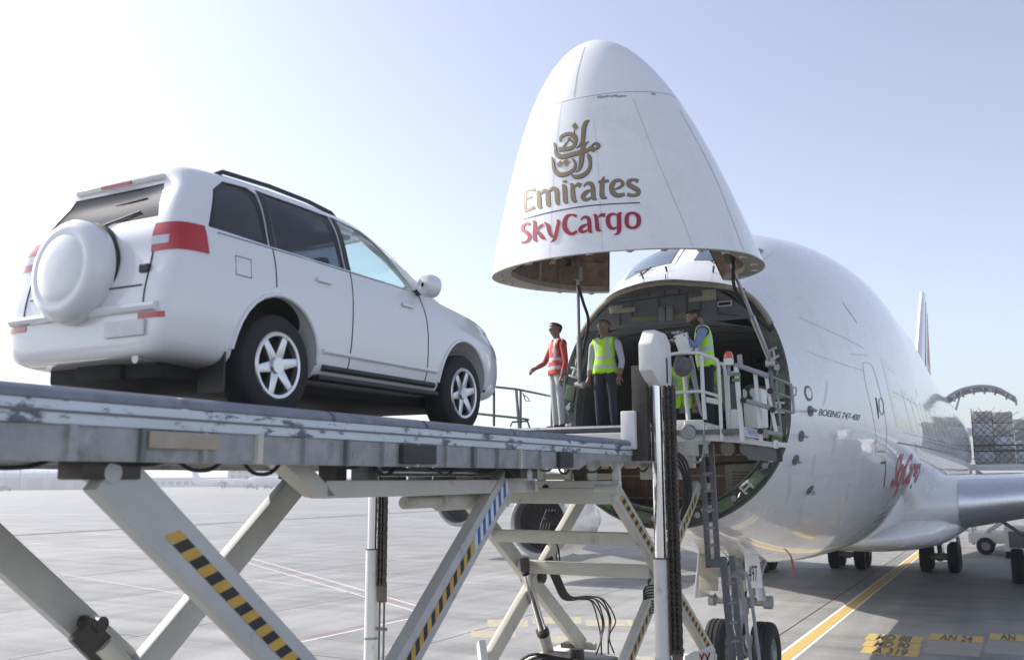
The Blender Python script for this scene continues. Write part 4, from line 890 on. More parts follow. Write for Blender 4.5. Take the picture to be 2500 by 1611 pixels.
# --- chassis with wheels
CH = sub('chassis')
for v in (-1.75,.35): lb(MB().bb((v,-17.5,.75),(v+.35,-4.3,1.28)), 'chassis_rail', 'ld_white', CH, bevel=.03)
for u in (-17.2,-13.5,-10,-8.6,-4.7): lb(MB().bb((-1.45,u,.8),(.4,u+.3,1.2)), 'chassis_cross', 'ld_cream', CH, bevel=.02)
for u in (-8.3,-4.6):
    for v in (-1.5,.72): lb(MB().bb((v-.12,u-.15,1.2),(v+.12,u+.15,1.36)), 'foot_bracket', 'ld_oily', CH, bevel=.03)
lb(MB().bb((-1.0,-7.2,1.2),(.1,-6.4,1.55)), 'hydraulic_block', 'ld_oily', CH, bevel=.05)
lb(MB().lathe([(0,.11),(.10,.11),(.14,.09),(.15,0)], (-.35,-6.9,1.55), (0,0,1), 16), 'breather_cap', 'ld_oily', CH, smooth=True)
for k in range(6):
    lb(MB().tube(cr([(-1.2+.05*k,-7.4,1.35),(-.9+.08*k,-7.3,1.62-.03*k),(-.5+.1*k,-7.25,1.60),(-.2+.1*k,-7.2,1.4)],5),.022,6), 'hose', 'ld_black', CH, smooth=True)
gp = lb(MB().hexa([at(1672,1640,u=-6.9),at(1742,1620,u=-6.9),at(1742,1620,u=-6.85),at(1672,1640,u=-6.85),at(1672,1600,u=-6.9),at(1742,1573,u=-6.9),at(1742,1573,u=-6.85),at(1672,1600,u=-6.85)]), 'guard_plate', 'ld_white', CH)
for x in (1708,1722): lb(MB().bar(at(x,1595,u=-6.906),at(x+6,1611,u=-6.906),.02,.004,(0,1,0)).bar(at(x+11,1592,u=-6.906),at(x+5,1609,u=-6.906),.02,.004,(0,1,0)), 'guard_mark', 'red_paint', gp)
for u in (-16.2,-12.3,-5.0):
    for v in (-2.1,.9): t = wheel(CH, (v-LB0[0],u-LB0[1],.5), .5, .34)
lb(MB().bb((-1.3,-15.8,.62),(.3,-14.2,1.15)), 'engine_box', 'ld_grey', CH, bevel=.04)
# --- left-hand railing
RL = sub('railing')
def R_(px,py): return at(px,py,v=-2.0)
for a in ([(1150,938),(1262,950),(1350,968)], [(1150,1008),(1262,1020),(1290,1024)]): lb(MB().tube([R_(*p) for p in a],.02,8), 'handrail', 'ld_grey_light', RL, smooth=True)
lb(MB().bar(R_(1260,949),R_(1268,1050),.05,.03,(1,0,0)), 'stanchion', 'ld_grey_light', RL); lb(MB().bar(R_(1271,952),R_(1271,1045),.03,.03,(1,0,0)), 'stanchion', 'ld_grey', RL)
lb(MB().bar(R_(1348,962),R_(1347,1040),.045,.03,(1,0,0)), 'stanchion', 'ld_grey', RL); lb(MB().bar(R_(1206,943),R_(1206,1040),.03,.03,(1,0,0)), 'stanchion', 'ld_grey', RL)
lb(MB().tube([R_(1276,958),R_(1283,978),R_(1294,979),R_(1286,968),R_(1278,964)],.009,6), 'rail_hook', 'ld_dark', RL); lb(MB().tube([R_(1196,958),R_(1206,950),R_(1204,962),R_(1192,966)],.014,6), 'rail_hook', 'ld_dark', RL)
lb(MB().tube([R_(1246,1040),R_(1250,1030),R_(1288,1028),R_(1293,1044)],.016,6), 'rail_hook', 'ld_grey', RL)
# --- operator's stand with railings, console, lamps
OU = -7.2
def A(px,py,u=OU): return at(px,py,u=u)
OS = sub('operator_stand')
f0 = A(1629,1040); f1 = A(1768,1066)
lb(MB().bb((f0[0],OU-.02,4.66),(A(1812,1060)[0],-5.9,4.72)), 'stand_floor', 'ld_grey', OS)
def slabpx(name, pts, m, u=OU, d=.05, bev=.012, parent=None): return lb(MB().prism([A(x,y,u) for x,y in pts], (0,d,0)), name, m, parent or OS, bevel=bev)
slabpx('kick_plate', [(1629,1026),(1716,1024),(1717,1053),(1629,1056)], 'ld_white')
slabpx('fascia', [(1629,1058),(1722,1054),(1769,1062),(1769,1078),(1722,1076),(1629,1078)], 'ld_white', OU+.03)
slabpx('kick_plate', [(1720,1030),(1757,1040),(1759,1064),(1722,1058)], 'ld_white', OU+.06)
slabpx('rail_plate', [(1723,968),(1752,974),(1754,988),(1724,982)], 'ld_white', OU, .02)
slabpx('floor_beam', [(1768,1062),(1815,1066),(1900,1082),(1900,1094),(1815,1082),(1768,1078)], 'ld_white', OU+.1)
sg = slabpx('name_panel', [(1810,1040),(1852,1050),(1853,1070),(1811,1064)], 'ld_white', OU+.02, .03, .004)
vs, fs = text_unit('TREPEL'); qm = quadmap([(1821,1060),(1850,1066),(1849,1052),(1820,1045)])
lb(MB().add([A(*qm(s,t),OU+.012) for s,t in vs], fs), 'name_lettering', 'sign_blue', sg)
slabpx('deflector', [(1808,1086),(1900,1092),(1904,1126),(1826,1122)], 'ld_grey', OU+.15, .04)
slabpx('deflector', [(1893,1092),(1908,1094),(1910,1127),(1897,1126)], 'ld_dark', OU+.14, .05)
slabpx('side_marker', [(1888,1074),(1896,1074),(1896,1095),(1888,1094)], 'ld_white', OU, .1); slabpx('side_marker', [(1897,1078),(1932,1082),(1931,1093),(1897,1091)], 'ld_white', OU+.02, .05)
def railpx(pts, r=.024, m='ld_white', u=OU, name='handrail', n=5): return lb(MB().tube(cr([tuple(A(x,y,u)) for x,y in pts],n),r,8), name, m, OS, smooth=True)
railpx([(1622,868),(1660,862),(1706,862),(1718,866),(1745,876),(1752,884),(1755,910),(1762,1076)])
railpx([(1712,868),(1716,950),(1721,1024)], .028); railpx([(1671,915),(1676,970),(1681,1026)], .034, u=OU+.2)
railpx([(1622,961),(1670,957),(1714,956),(1757,968)], .02)
railpx([(1751,886),(1763,889),(1769,899),(1772,930),(1779,1066)], .024, u=OU+.25); railpx([(1783,1064),(1780,990),(1777,930),(1782,914),(1796,908)], .022, u=OU+.2)
railpx([(1797,894),(1801,940),(1813,1078)], .034); railpx([(1844,912),(1848,960),(1858,1078)], .028, u=OU+.05); railpx([(1870,914),(1880,980),(1896,1060)], .024, u=OU+.05)
railpx([(1797,896),(1800,892),(1842,906),(1876,918)], .036, 'ld_grey_light'); railpx([(1810,976),(1850,986),(1890,999)], .032, 'ld_grey_light'); railpx([(1856,1052),(1880,1056),(1906,1060)], .028, 'ld_grey_light')
for x,y in ((1815,977),(1856,1052),(1886,1000),(1880,954)): lb(MB().cyl(A(x,y,OU-.05),A(x,y,OU+.03),.04,n=12), 'rail_end', 'ld_black', OS)
railpx([(1880,906),(1884,950),(1888,1000)], .034, 'ld_grey', OU+.1); lb(MB().bar(A(1805,866,OU),A(1808,894,OU),.06,.03,(0,1,0)), 'rail_stub', 'ld_grey_light', OS)
railpx([(1884,920),(1925,936),(1932,942),(1935,970),(1938,1004),(1930,1006),(1890,996)], .018, 'ld_grey_light', OU+.15, n=3); railpx([(1878,954),(1905,962),(1934,972)], .014, 'ld_grey_light', OU+.15)
railpx([(1934,946),(1943,946),(1943,964),(1935,965)], .010, 'ld_grey_light', OU+.15, n=2); railpx([(1896,930),(1902,1000),(1908,1060)], .014, 'ld_grey_light', OU+.5); railpx([(1880,906),(1896,930),(1904,960)], .012, 'ld_grey', OU+.5)
for y in (914,928): lb(MB().box(A(1797,y,OU),(.10,.09,.05)), 'rail_clamp', 'primer_green', OS, bevel=.01)
cab = slabpx('control_cabinet', [(1812,950),(1858,944),(1862,1042),(1818,1046)], 'ld_white', OU+.5, .35, .02)
slabpx('cabinet_top', [(1810,948),(1830,938),(1862,942),(1858,948)], 'ld_dark', OU+.5, .35, .01, cab)
lb(MB().lathe([(0,.05),(.03,.045),(.05,.02),(.12,.015),(.13,.035),(.17,.035),(.19,.0)], A(1829,975,OU+.45), (0,-.3,1), 12), 'joystick', 'ld_black', cab, smooth=True)
slabpx('storage_box', [(1783,998),(1800,998),(1806,1064),(1784,1064)], 'ld_white', OU+.15, .2, .03)
slabpx('seat_back', [(1762,936),(1800,934),(1806,1000),(1765,1004)], 'ld_grey', OU+.7, .12, .03)
bc = A(1779,888); bl = lb(MB().cyl(bc+Vector((0,0,-.16)),bc+Vector((0,0,.0)),.022,n=10), 'beacon_pole', 'ld_grey_light', OS)
lb(MB().lathe([(-.02,.0),(-.02,.068),(.06,.068),(.07,.062)], bc, (0,0,1), 20), 'beacon_base', 'ld_white', bl, smooth=True, ang=40); lb(MB().lathe([(.065,.064),(.12,.06),(.155,.045),(.17,.02),(.175,0)], bc, (0,0,1), 20), 'beacon_dome', 'beacon_orange', bl, smooth=True)
# console box with bag and cable, held on the top rail
c0 = A(1668,838,OU+.05)
M3 = Matrix.Rotation(radians(-14),3,'Y') @ Matrix.Rotation(radians(12),3,'X')
co = lb(MB().hexa([c0+M3@Vector((x,y,z)) for z in(-.13,.13) for x,y in((-.085,-.07),(.085,-.07),(.085,.09),(-.085,.09))]), 'control_console', 'ld_white', OS, bevel=.012)
for dx in (-.07,.0,.06): 
    p = c0+M3@Vector((dx*.8,.0,.13)); lb(MB().cyl(p,p+M3@Vector((0,0,.05)),.012,n=8), 'switch', 'ld_grey', co)
for dx in (-.10,.10):
    p = c0+M3@Vector((dx*.7,-.073,.10)); lb(MB().cyl(p,p+M3@Vector((0,-.012,0)),.012,n=8), 'console_latch', 'ld_black', co)
bagc = A(1666,894,OU-.02)
lb(MB().lathe([(.12,.02),(.10,.10),(.02,.125),(-.06,.12),(-.12,.08),(-.15,.0)], bagc, (0,.1,1), 16), 'rail_bag', 'bag_grey', OS, smooth=True)
for k in range(2): lb(MB().tube(cr([tuple(A(1684+4*k,868)),tuple(A(1692+4*k,900)),tuple(A(1696+5*k,950)),tuple(A(1708+3*k,1000)),tuple(A(1714,1016))],5),.012,6), 'console_cable', 'ld_grey_light', OS, smooth=True)
fl_ = A(1681,1054,OU-.1); d_ = Vector((.15,-.8,-.35)).normalized()
lp = lb(MB().lathe([(-.10,.03),(-.08,.08),(-.02,.105),(.02,.105),(.03,.10)], fl_, d_, 20), 'flood_lamp', 'ld_grey', OS, smooth=True, ang=50); lb(MB().lathe([(.024,.098),(.034,.06),(.036,0)], fl_, d_, 20), 'lamp_glass', 'lens_glass', lp, smooth=True)
lb(MB().tube([tuple(A(1672,1030)),tuple(A(1672,1040,OU-.06)),tuple(A(1676,1048,OU-.08))],.012,6), 'lamp_bracket', 'ld_white', lp)
lb(MB().tube(cr([tuple(A(1662,1090)),tuple(A(1680,1118)),tuple(A(1700,1128)),tuple(A(1716,1110)),tuple(A(1720,1030,OU-.02))],6),.013,6), 'loose_cable', 'ld_grey_light', OS, smooth=True)
# --- access ladder
LA = sub('ladder')
def seg(n, a, b_, u0, u1, w=.075, m='ld_grey'): return lb(MB().bar(at(*a,u=u0), at(*b_,u=u1), w, .05, (0,1,0)), n, m, LA, bevel=.006)
U1 = -6.2
seg('ladder_rail',(1712,1085),(1729,1368),U1,U1); seg('ladder_rail',(1736,1083),(1752,1368),U1,U1)
for y in (1112,1156,1199,1245,1289,1332):
    f = (y-1085)/283; lb(MB().cyl(at(1712+17*f,y,u=U1-.01),at(1736+16*f,y-2,u=U1-.01),.02,n=8), 'rung', 'ld_grey_light', LA, smooth=True)
slab_ = lb(MB().prism([at(x,y,u=U1-.06) for x,y in ((1722,1366),(1770,1362),(1770,1384),(1722,1386))],(0,.1,0)), 'ladder_bracket', 'ld_grey', LA, bevel=.01)
lb(MB().bar(at(1724,1383,u=U1-.065),at(1734,1383,u=U1-.065),.004,.03,(0,0,1)), 'reflector', 'red_paint', slab_)
seg('ladder_rail',(1765,1358),(1792,1660),U1-.05,U1-.05,.095); seg('ladder_rail',(1788,1356),(1812,1660),U1-.05,U1-.05,.08)
for y in (1424,1472,1520,1566):
    f = (y-1358)/300; lb(MB().cyl(at(1768+25*f,y,u=U1-.06),at(1790+22*f,y-3,u=U1-.06),.022,n=8), 'rung', 'ld_grey_light', LA, smooth=True)
for pts in ([(1790,1400),(1808,1394),(1824,1404),(1832,1440),(1860,1660)], [(1780,1405),(1800,1408),(1812,1440),(1838,1660)]):
    lb(MB().tube(cr([tuple(at(x,y,u=U1-.35)) for x,y in pts],5),.024,8), 'ladder_handrail', 'ld_grey_light', LA, smooth=True)
# ================================================================ WHITE SUV on the loader platform (local axes: x right, y forward, z up)
mat('car_white', (.78,.78,.79), .22, var=.015, scale=2, coat=1)
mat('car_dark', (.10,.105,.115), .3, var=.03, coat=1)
mat('car_trim', (.025,.025,.027), .5, var=.1); mat('car_under', (.012,.012,.013), .8, var=.2); mat('car_cabin', (.05,.05,.052), .7, var=.15, scale=10)
mat('car_red', (.45,.01,.015), .15, var=.05, coat=1); mat('car_lamp', (.6,.62,.64), .1, var=.05, coat=1); mat('car_plate', (.75,.75,.72), .5)
mat('alloy', (.62,.62,.64), .25, metal=.9, var=.05)
def glass(name, tint, rough=.02):
    m = bpy.data.materials.new(name); m.use_nodes = True; MATS[name] = m; nt = m.node_tree; nt.nodes.clear(); N = nt.nodes.new; L = nt.links.new
    o = N('ShaderNodeOutputMaterial'); mx = N('ShaderNodeMixShader'); t = N('ShaderNodeBsdfTransparent'); g = N('ShaderNodeBsdfGlossy'); f = N('ShaderNodeFresnel')
    t.inputs[0].default_value = (*tint,1); g.inputs['Roughness'].default_value = rough; ge = N('ShaderNodeNewGeometry'); mr = N('ShaderNodeMapRange'); mr.inputs['To Min'].default_value = 1.5; mr.inputs['To Max'].default_value = 1/1.5; L(ge.outputs['Backfacing'], mr.inputs['Value']); L(mr.outputs[0], f.inputs[0])
    L(f.outputs[0], mx.inputs[0]); L(t.outputs[0], mx.inputs[1]); L(g.outputs[0], mx.inputs[2]); L(mx.outputs[0], o.inputs[0]); return m
glass('glass_clear', (.90,.96,.95)); glass('glass_privacy', (.34,.36,.40))
# stations: y at sill, y at belt, y at roof, sill z, half width, belt z, half width at belt, roof z, half width at roof
STN = [(-2.475,-2.41,-2.20,.50,.70,1.22,.66,1.70,.50), (-2.47,-2.40,-2.19,.40,.86,1.24,.80,1.78,.60), (-2.40,-2.34,-2.15,.36,.955,1.25,.895,1.84,.66), (-2.15,-2.12,-1.98,.34,.98,1.26,.925,1.865,.69),
       (-1.6,-1.6,-1.55,.32,.985,1.27,.935,1.885,.71), (-.9,-.9,-.9,.31,.985,1.27,.94,1.895,.72), (-.1,-.1,-.35,.31,.985,1.27,.94,1.89,.72), (.6,.55,-.02,.31,.985,1.265,.935,1.865,.70),
       (.98,.92,.18,.32,.985,1.25,.925,1.815,.67), (1.10,1.06,1.04,.32,.985,1.235,.92,1.31,.80), (1.5,1.48,1.46,.33,.985,1.21,.91,1.285,.76), (1.95,1.93,1.92,.34,.975,1.16,.88,1.235,.72),
       (2.25,2.23,2.20,.36,.94,1.09,.83,1.15,.66), (2.42,2.38,2.33,.40,.85,1.02,.75,1.07,.58), (2.47,2.42,2.36,.48,.70,.95,.62,1.0,.48)]
def half(st, d):
    yl, yb, yr, z0, w, zb, wb, zr, wr = st; z0 += d; w -= d; wb -= d; zr -= d; wr -= d
    cab = zr > zb+.25
    k = .55 if cab else .5
    L_ = [(0,yl,z0),(w*.55,yl,z0),(w-.10,yl,z0),(w-.02,yl,z0+.14),(w,yl,(z0+zb)/2-.02),(w-.006,yb,zb-.17),(wb+.012,yb,zb-.05),(wb,yb,zb)]
    if cab: L_ += [(wb-.035,yb*.88+yr*.12,zb+.08),((wb*.5+wr*.5)+.015,(yb+yr)/2,(zb+zr)/2+.03),(wr+.03,yb*.12+yr*.88,zr-.12),(wr-.05,yr,zr-.025),(wr*.55,yr,zr),(0,yr,zr+.012)]
    else: L_ += [(wb-.02,yb,zb+.02),(wb*.55+wr*.45,yr,zb*.5+zr*.5),(wr,yr,zr-.008),(wr*.8,yr,zr),(wr*.45,yr,zr+.008),(0,yr,zr+.012)]
    return L_
def loft(d=0.0, stn=None):
    S = stn or STN; b = MB(); n = 0; R = []
    for st in S:
        h = half(st, d); loop = h+[(-x,y,z) for x,y,z in h[-2:0:-1]]; R.append(loop)
    if d:
        R[0] = [(x,y+d,z) for x,y,z in R[0]]; R[-1] = [(x,y-d,z) for x,y,z in R[-1]]
    n = len(R[0]); b.grid(lambda i,j: R[i][j], len(R), n, cv=True)
    for base, fl in ((0,False),((len(R)-1)*n,True)):
        m = n//2
        for k in range(m):
            a, c = base+k, base+k+1; e, f = base+(n-k)%n, base+(n-k-1)%n
            q = [a,c,f,e]; q = [x for i,x in enumerate(q) if x not in q[:i]]
            b.f.append(tuple(q)); b.m.append(0)
    return b
DEP = lambda: bpy.context.evaluated_depsgraph_get()
def raw(b, sub=0, name='tmp'):
    o = b.build(name, 'car_white'); 
    if sub:
        md = o.modifiers.new('s','SUBSURF'); md.levels = md.render_levels = sub
        bpy.context.view_layer.update(); me = bpy.data.meshes.new_from_object(o.evaluated_get(DEP())); old = o.data; o.modifiers.clear(); o.data = me; bpy.data.meshes.remove(old)
    return o
def boolean(o, cutters, op):
    for c in cutters:
        md = o.modifiers.new('b','BOOLEAN'); md.operation = op; md.solver = 'EXACT'; md.object = c
    bpy.context.view_layer.update(); me = bpy.data.meshes.new_from_object(o.evaluated_get(DEP())); old = o.data; o.modifiers.clear(); o.data = me; bpy.data.meshes.remove(old); return o
def kill(*os):
    for o in os: me = o.data; bpy.data.objects.remove(o, do_unlink=True); bpy.data.meshes.remove(me)
def dup_raw(o): c = o.copy(); c.data = o.data.copy(); C.objects.link(c); return c
def finish(o, name, m, parent, ang=35):
    o.name = name; o.data.name = name; o.data.materials.clear(); o.data.materials.append(M(m)); o.data.polygons.foreach_set('material_index',[0]*len(o.data.polygons)); shade(o.data, ang); o.parent = parent; return o
def make_car():
    R = bpy.data.objects.new('car', None); C.objects.link(R)
    S0, S1, S2 = raw(loft(0),2), raw(loft(.010),2), raw(loft(.026),2)
    cabst = [s for s in STN if -2.3 < s[1] < 1.0]; cab = raw(loft(.055, [(a,b,c,.62,w,zb,wb,zr,wr) for a,b,c,z0,w,zb,wb,zr,wr in cabst]),2)
    RA, FA = -1.40, 1.45
    arches = []
    for y in (RA,FA): arches.append(raw(MB().cyl((-1.2,y,.44),(-.60,y,.44),.475,n=40))); arches.append(raw(MB().cyl((.60,y,.44),(1.2,y,.44),.475,n=40)))
    win = [('glass_privacy', [(-2.12,1.315),(-1.50,1.30),(-1.49,1.73),(-1.58,1.77),(-1.84,1.75),(-1.99,1.64)]), ('glass_privacy', [(-1.42,1.30),(-.53,1.295),(-.55,1.78),(-1.41,1.775)]),
           ('glass_clear', [(-.45,1.295),(.60,1.285),(.52,1.36),(.20,1.61),(.02,1.73),(-.08,1.76),(-.47,1.78)])]
    prisms = []
    for g, pl in win:
        for s in (-1,1): prisms.append((g, s, raw(MB().prism([(s*.5,y,z) for y,z in pl], (s*.8,0,0)))))
    ws = raw(MB().hexa([(-.80,.1,1.36),(.80,.1,1.36),(.80,2.0,1.36),(-.80,2.0,1.36),(-.62,-.1,1.755),(.62,-.1,1.755),(.62,1.6,1.755),(-.62,1.6,1.755)]))
    rw = raw(MB().hexa([(-.63,-3,1.37),(.63,-3,1.37),(.63,-1.6,1.37),(-.63,-1.6,1.37),(-.50,-3,1.67),(.50,-3,1.67),(.50,-1.6,1.67),(-.50,-1.6,1.67)]))
    body = boolean(dup_raw(S0), [cab]+arches+[p for _,_,p in prisms]+[ws,rw], 'DIFFERENCE')
    shell = boolean(dup_raw(S1), [S2], 'DIFFERENCE')
    for g, s, p in prisms: finish(boolean(dup_raw(shell), [p], 'INTERSECT'), 'side_window', g, R)
    finish(boolean(dup_raw(shell), [ws], 'INTERSECT'), 'windscreen', 'glass_clear', R); finish(boolean(dup_raw(shell), [rw], 'INTERSECT'), 'rear_window', 'glass_privacy', R)
    BV = bvh_of(S0)
    O1 = raw(loft(-.008),2); O3 = raw(loft(-.011),2); O2 = boolean(raw(loft(-.003),2), [S2], 'DIFFERENCE')
    for s in (-1,1):                                     # lamps let into the corners
        for nm, m, a, b_ in (('tail_lamp','car_red',(s*.64,-2.7,1.10),(s*1.1,-2.16,1.31)), ('head_lamp','car_lamp',(s*.50,2.08,.82),(s*1.1,2.7,1.02)), ('bumper_reflector','car_red',(s*.62,-2.7,.62),(s*.86,-2.35,.66))):
            c = raw(MB().bb(a,b_)); finish(boolean(dup_raw(O1), [c], 'INTERSECT'), nm, m, R); kill(c)
    for s in (-1,1):                                     # black pillars between the side windows
        for pl in ([(-1.495,1.295),(-1.425,1.295),(-1.415,1.775),(-1.485,1.775)], [(-.525,1.29),(-.455,1.29),(-.475,1.78),(-.545,1.78)]):
            c = raw(MB().prism([(s*.5,y,z) for y,z in pl], (s*.8,0,0))); finish(boolean(dup_raw(O2), [c], 'INTERSECT'), 'pillar_trim', 'car_trim', R); kill(c)
    gr = raw(MB().bb((-.48,2.2,.66),(.48,2.7,.90))); finish(boolean(dup_raw(O1), [gr], 'INTERSECT'), 'grille', 'car_trim', R); kill(gr)
    finish(body, 'body', 'car_white', R, 38)
    def side(y, z, s, off): h = BV.ray_cast(Vector((s*2,y,z)), Vector((-s,0,0))); return h[0]+h[1]*off*(1 if h[1].x*s > 0 else -1)
    def rear(x, z, off): h = BV.ray_cast(Vector((x,-4,z)), Vector((0,1,0))); return h[0]+Vector((0,-off,0))
    def strip3(pts, w): 
        b = MB(); b.tube(pts, w, 6); return b
    for s in (-1,1):
        for ln in ([(-.48,1.28),(-.48,.8),(-.50,.42)], [(-1.47,1.28),(-1.46,.98)], [(.62,1.27),(.72,1.0),(.74,.6),(.72,.42)]):
            P = [side(y,z,s,.0005) for y,z in [tuple(q) for q in cr(ln,5)]]; strip3(P,.006).build('door_gap','car_trim',R)
        for y0,y1,z in ((-.98,-.78,1.13),(.28,.48,1.12)):
            MB().bar(side(y0,z,s,.02),side(y1,z,s,.02),.02,.035).build('door_handle','car_white',R,bevel=.008)
        P = [side(y,.56,s,.006) for y in np.linspace(-.86,.92,8)]; MB().tube(P,.022,6).build('side_moulding','car_white',R,smooth=True)
        MB().prism([(s*.80,-.9,.33),(s*.97,-.9,.33),(s*.97,-.9,.37),(s*.80,-.9,.37)],(0,1.85,0)).build('running_board','car_trim',R,bevel=.012)
        rr = MB().tube([(s*.60,-1.85,1.80),(s*.60,-1.72,1.875),(s*.61,-1.2,1.90),(s*.61,-.7,1.90),(s*.60,-.36,1.88),(s*.59,-.20,1.81)],.02,8); rr.build('roof_rail','car_trim',R,smooth=True)
        mb = MB().lathe([(-.10,.02),(-.09,.09),(-.02,.115),(.06,.105),(.09,.0)], (s*1.07,.62,1.34), (.25*s,1,0), 16); mr = mb.build('door_mirror','car_white',R,smooth=True); MB().bar((s*.92,.60,1.28),(s*1.02,.62,1.32),.06,.05).build('mirror_stalk','car_trim',mr)
        for y in (RA,FA):                                # wheels
            t = MB().lathe([(-.14,.24),(-.142,.33),(-.125,.375),(-.10,.39),(.10,.39),(.125,.375),(.142,.33),(.14,.24)], (s*.83,y,.39), (1,0,0), 40).build('wheel','tyre',R,smooth=True,ang=50)
            MB().lathe([(s*.138,.255),(s*.145,.235),(s*.05,.225),(s*.02,.0)], (s*.83,y,.39), (1,0,0), 32).build('rim','car_trim',t,smooth=True)
            MB().lathe([(s*.138,.262),(s*.150,.25),(s*.146,.225),(s*.10,.215)], (s*.83,y,.39), (1,0,0), 36).build('rim_edge','alloy',t,smooth=True)
            for k in range(6):
                a = 2*pi*k/6+.2; d = Vector((0,cos(a),sin(a))); e = Vector((0,-sin(a),cos(a))); c = Vector((s*.83,y,.39))
                q = []
                for rr_, w_, x_ in ((.05,.045,.128),(.225,.030,.142)):
                    q += [c+d*rr_+e*w_+Vector((s*x_,0,0)), c+d*rr_-e*w_+Vector((s*x_,0,0)), c+d*rr_-e*w_+Vector((s*(x_-.05),0,0)), c+d*rr_+e*w_+Vector((s*(x_-.05),0,0))]
                MB().hexa(q).build('spoke','alloy',t,bevel=.008)
            MB().cyl((s*.94,y,.39),(s*.975,y,.39),.06,n=20).build('hub_cap','alloy',t,smooth=True)
            b = MB(); b.grid(lambda i,j: Vector((s*(.58,.955)[i], y+.478*cos(pi*j/20-.25*0), .44+.478*sin(pi*j/20))), 2, 21); b.build('wheel_well','car_under',R,smooth=True)
    for s in (-1,1):
        P = [side(y,1.287,s,.002) for y in np.linspace(-2.05,.66,16)]; MB().tube(P,.009,6).build('belt_trim','chrome',R,smooth=True)
        P = [side(y,.43,s,.004) for y in np.linspace(-.84,.90,8)]; MB().tube(P,.03,6).build('sill_cladding','car_trim',R,smooth=True)
        MB().box((s*.80,-1.93,.30),(.26,.02,.30)).build('mud_flap','car_trim',R)
        for y in (RA,FA):
            P = [side(y+.485*cos(a),.44+.485*sin(a),s,.004) for a in np.linspace(.05,pi-.05,15)]; MB().tube(P,.018,6).build('arch_lip','car_white',R,smooth=True)
        c = raw(MB().bb((s*.64,-2.7,1.15),(s*.80,-2.2,1.21))); finish(boolean(dup_raw(O3), [c], 'INTERSECT'), 'reversing_lamp', 'car_lamp', R); kill(c)
    P = [side(y,1.0,1,.001) for y in (-1.86,-1.70)]; P = [side(-1.90,1.14,1,.001),side(-1.74,1.14,1,.001),side(-1.74,1.0,1,.001),side(-1.90,1.0,1,.001)]; MB().tube(P,.004,5,closed=True).build('fuel_flap','car_trim',R)
    MB().prism([(-.02,-1.6,1.84),(-.02,-1.42,1.84),(-.02,-1.58,1.93)],(.04,0,0)).build('roof_antenna','car_white',R,bevel=.01)
    P = [rear(x,.86,.004) for x in np.linspace(-.62,.62,9)]; MB().tube(P,.006,6).build('tailgate_gap','car_trim',R)
    for s in (-1,1): P = [rear(s*.66,z,.003) for z in np.linspace(.72,1.1,5)]; MB().tube(P,.006,6).build('tailgate_gap','car_trim',R)
    sc_ = MB().lathe([(-.02,.37),(.10,.385),(.17,.375),(.215,.34),(.235,.28),(.225,.26),(.235,.24),(.25,.12),(.252,0)], (-.06,-2.40,1.0), (0,-1,.06), 48).build('spare_wheel_cover','car_white',R,smooth=True,ang=60)
    MB().lathe([(-.04,.36),(.0,.392),(.04,.392),(.05,.36)], (-.06,-2.40,1.0), (0,-1,.06), 48).build('cover_rim','car_trim',sc_,smooth=True)
    MB().box((.62,-2.43,.98),(.10,.05,.06)).build('tailgate_handle','car_trim',R,bevel=.012)
    pl_ = MB().box(rear(.5,.56,.014),(.40,.02,.11)).build('number_plate','car_plate',R,bevel=.004)
    P = [rear(x,.70,.01) for x in np.linspace(-.80,.80,11)]; MB().tube(P,.035,8).build('rear_bumper_step','car_white',R,smooth=True)
    sp_ = MB().hexa([(-.50,-2.22,1.70),(.50,-2.22,1.70),(.52,-1.92,1.76),(-.52,-1.92,1.76),(-.48,-2.24,1.735),(.48,-2.24,1.735),(.50,-1.90,1.825),(-.50,-1.90,1.825)]).build('roof_spoiler','car_white',R,bevel=.015)
    MB().box((0,-2.235,1.717),(.34,.012,.022)).build('brake_light','car_red',sp_)
    MB().tube([rear(.0,1.36,.012),rear(.2,1.40,.004),rear(.4,1.44,.002)],.009,6).build('rear_wiper','car_trim',R)
    MB().bb((-.62,-2.25,.24),(.62,2.1,.40)).build('underbody','car_under',R,bevel=.03)
    for y in (-1.40,1.45): MB().cyl((-.72,y,.39),(.72,y,.39),.06,n=12).build('axle','car_under',R)
    MB().cyl((.55,-2.42,.36),(.55,-1.9,.37),.035,n=14).build('exhaust_pipe','bare_metal_dull',R,smooth=True)
    MB().bar((0,-2.3,.30),(0,-1.6,.33),.5,.12).build('spare_carrier','car_under',R,bevel=.03)
    for x in (-.38,.38):
        st_ = MB().box((x,.05,.72),(.5,.5,.2)).build('seat','car_cabin',R,bevel=.06); MB().box((x,-.2,1.05),(.48,.14,.6),rx=.2).build('seat_back','car_cabin',st_,bevel=.06); MB().box((x,-.28,1.42),(.26,.1,.17)).build('head_rest','car_cabin',st_,bevel=.04)
    st_ = MB().box((0,-.85,.72),(1.3,.5,.2)).build('seat','car_cabin',R,bevel=.06); MB().box((0,-1.12,1.02),(1.3,.14,.55),rx=.2).build('seat_back','car_cabin',st_,bevel=.06)
    for x in (-.42,.42): MB().box((x,-1.2,1.38),(.26,.1,.16)).build('head_rest','car_cabin',st_,bevel=.04)
    MB().bb((-.82,.62,.9),(.82,1.0,1.16)).build('dashboard','car_cabin',R,bevel=.08)
    MB().lathe([(0,.19),(.015,.205),(.03,.19),(.015,.175),(0,.19)], (-.38,.52,1.12), (0,-1,.5), 24).build('steering_wheel','car_trim',R,smooth=True)
    kill(S0,S1,S2,O1,O2,O3,cab,shell,ws,rw,*arches,*[p for _,_,p in prisms])
    return R
car = make_car()
tag(car, 'white off-road car with covered spare wheel riding on the loader platform', 'car', 'cars being loaded')
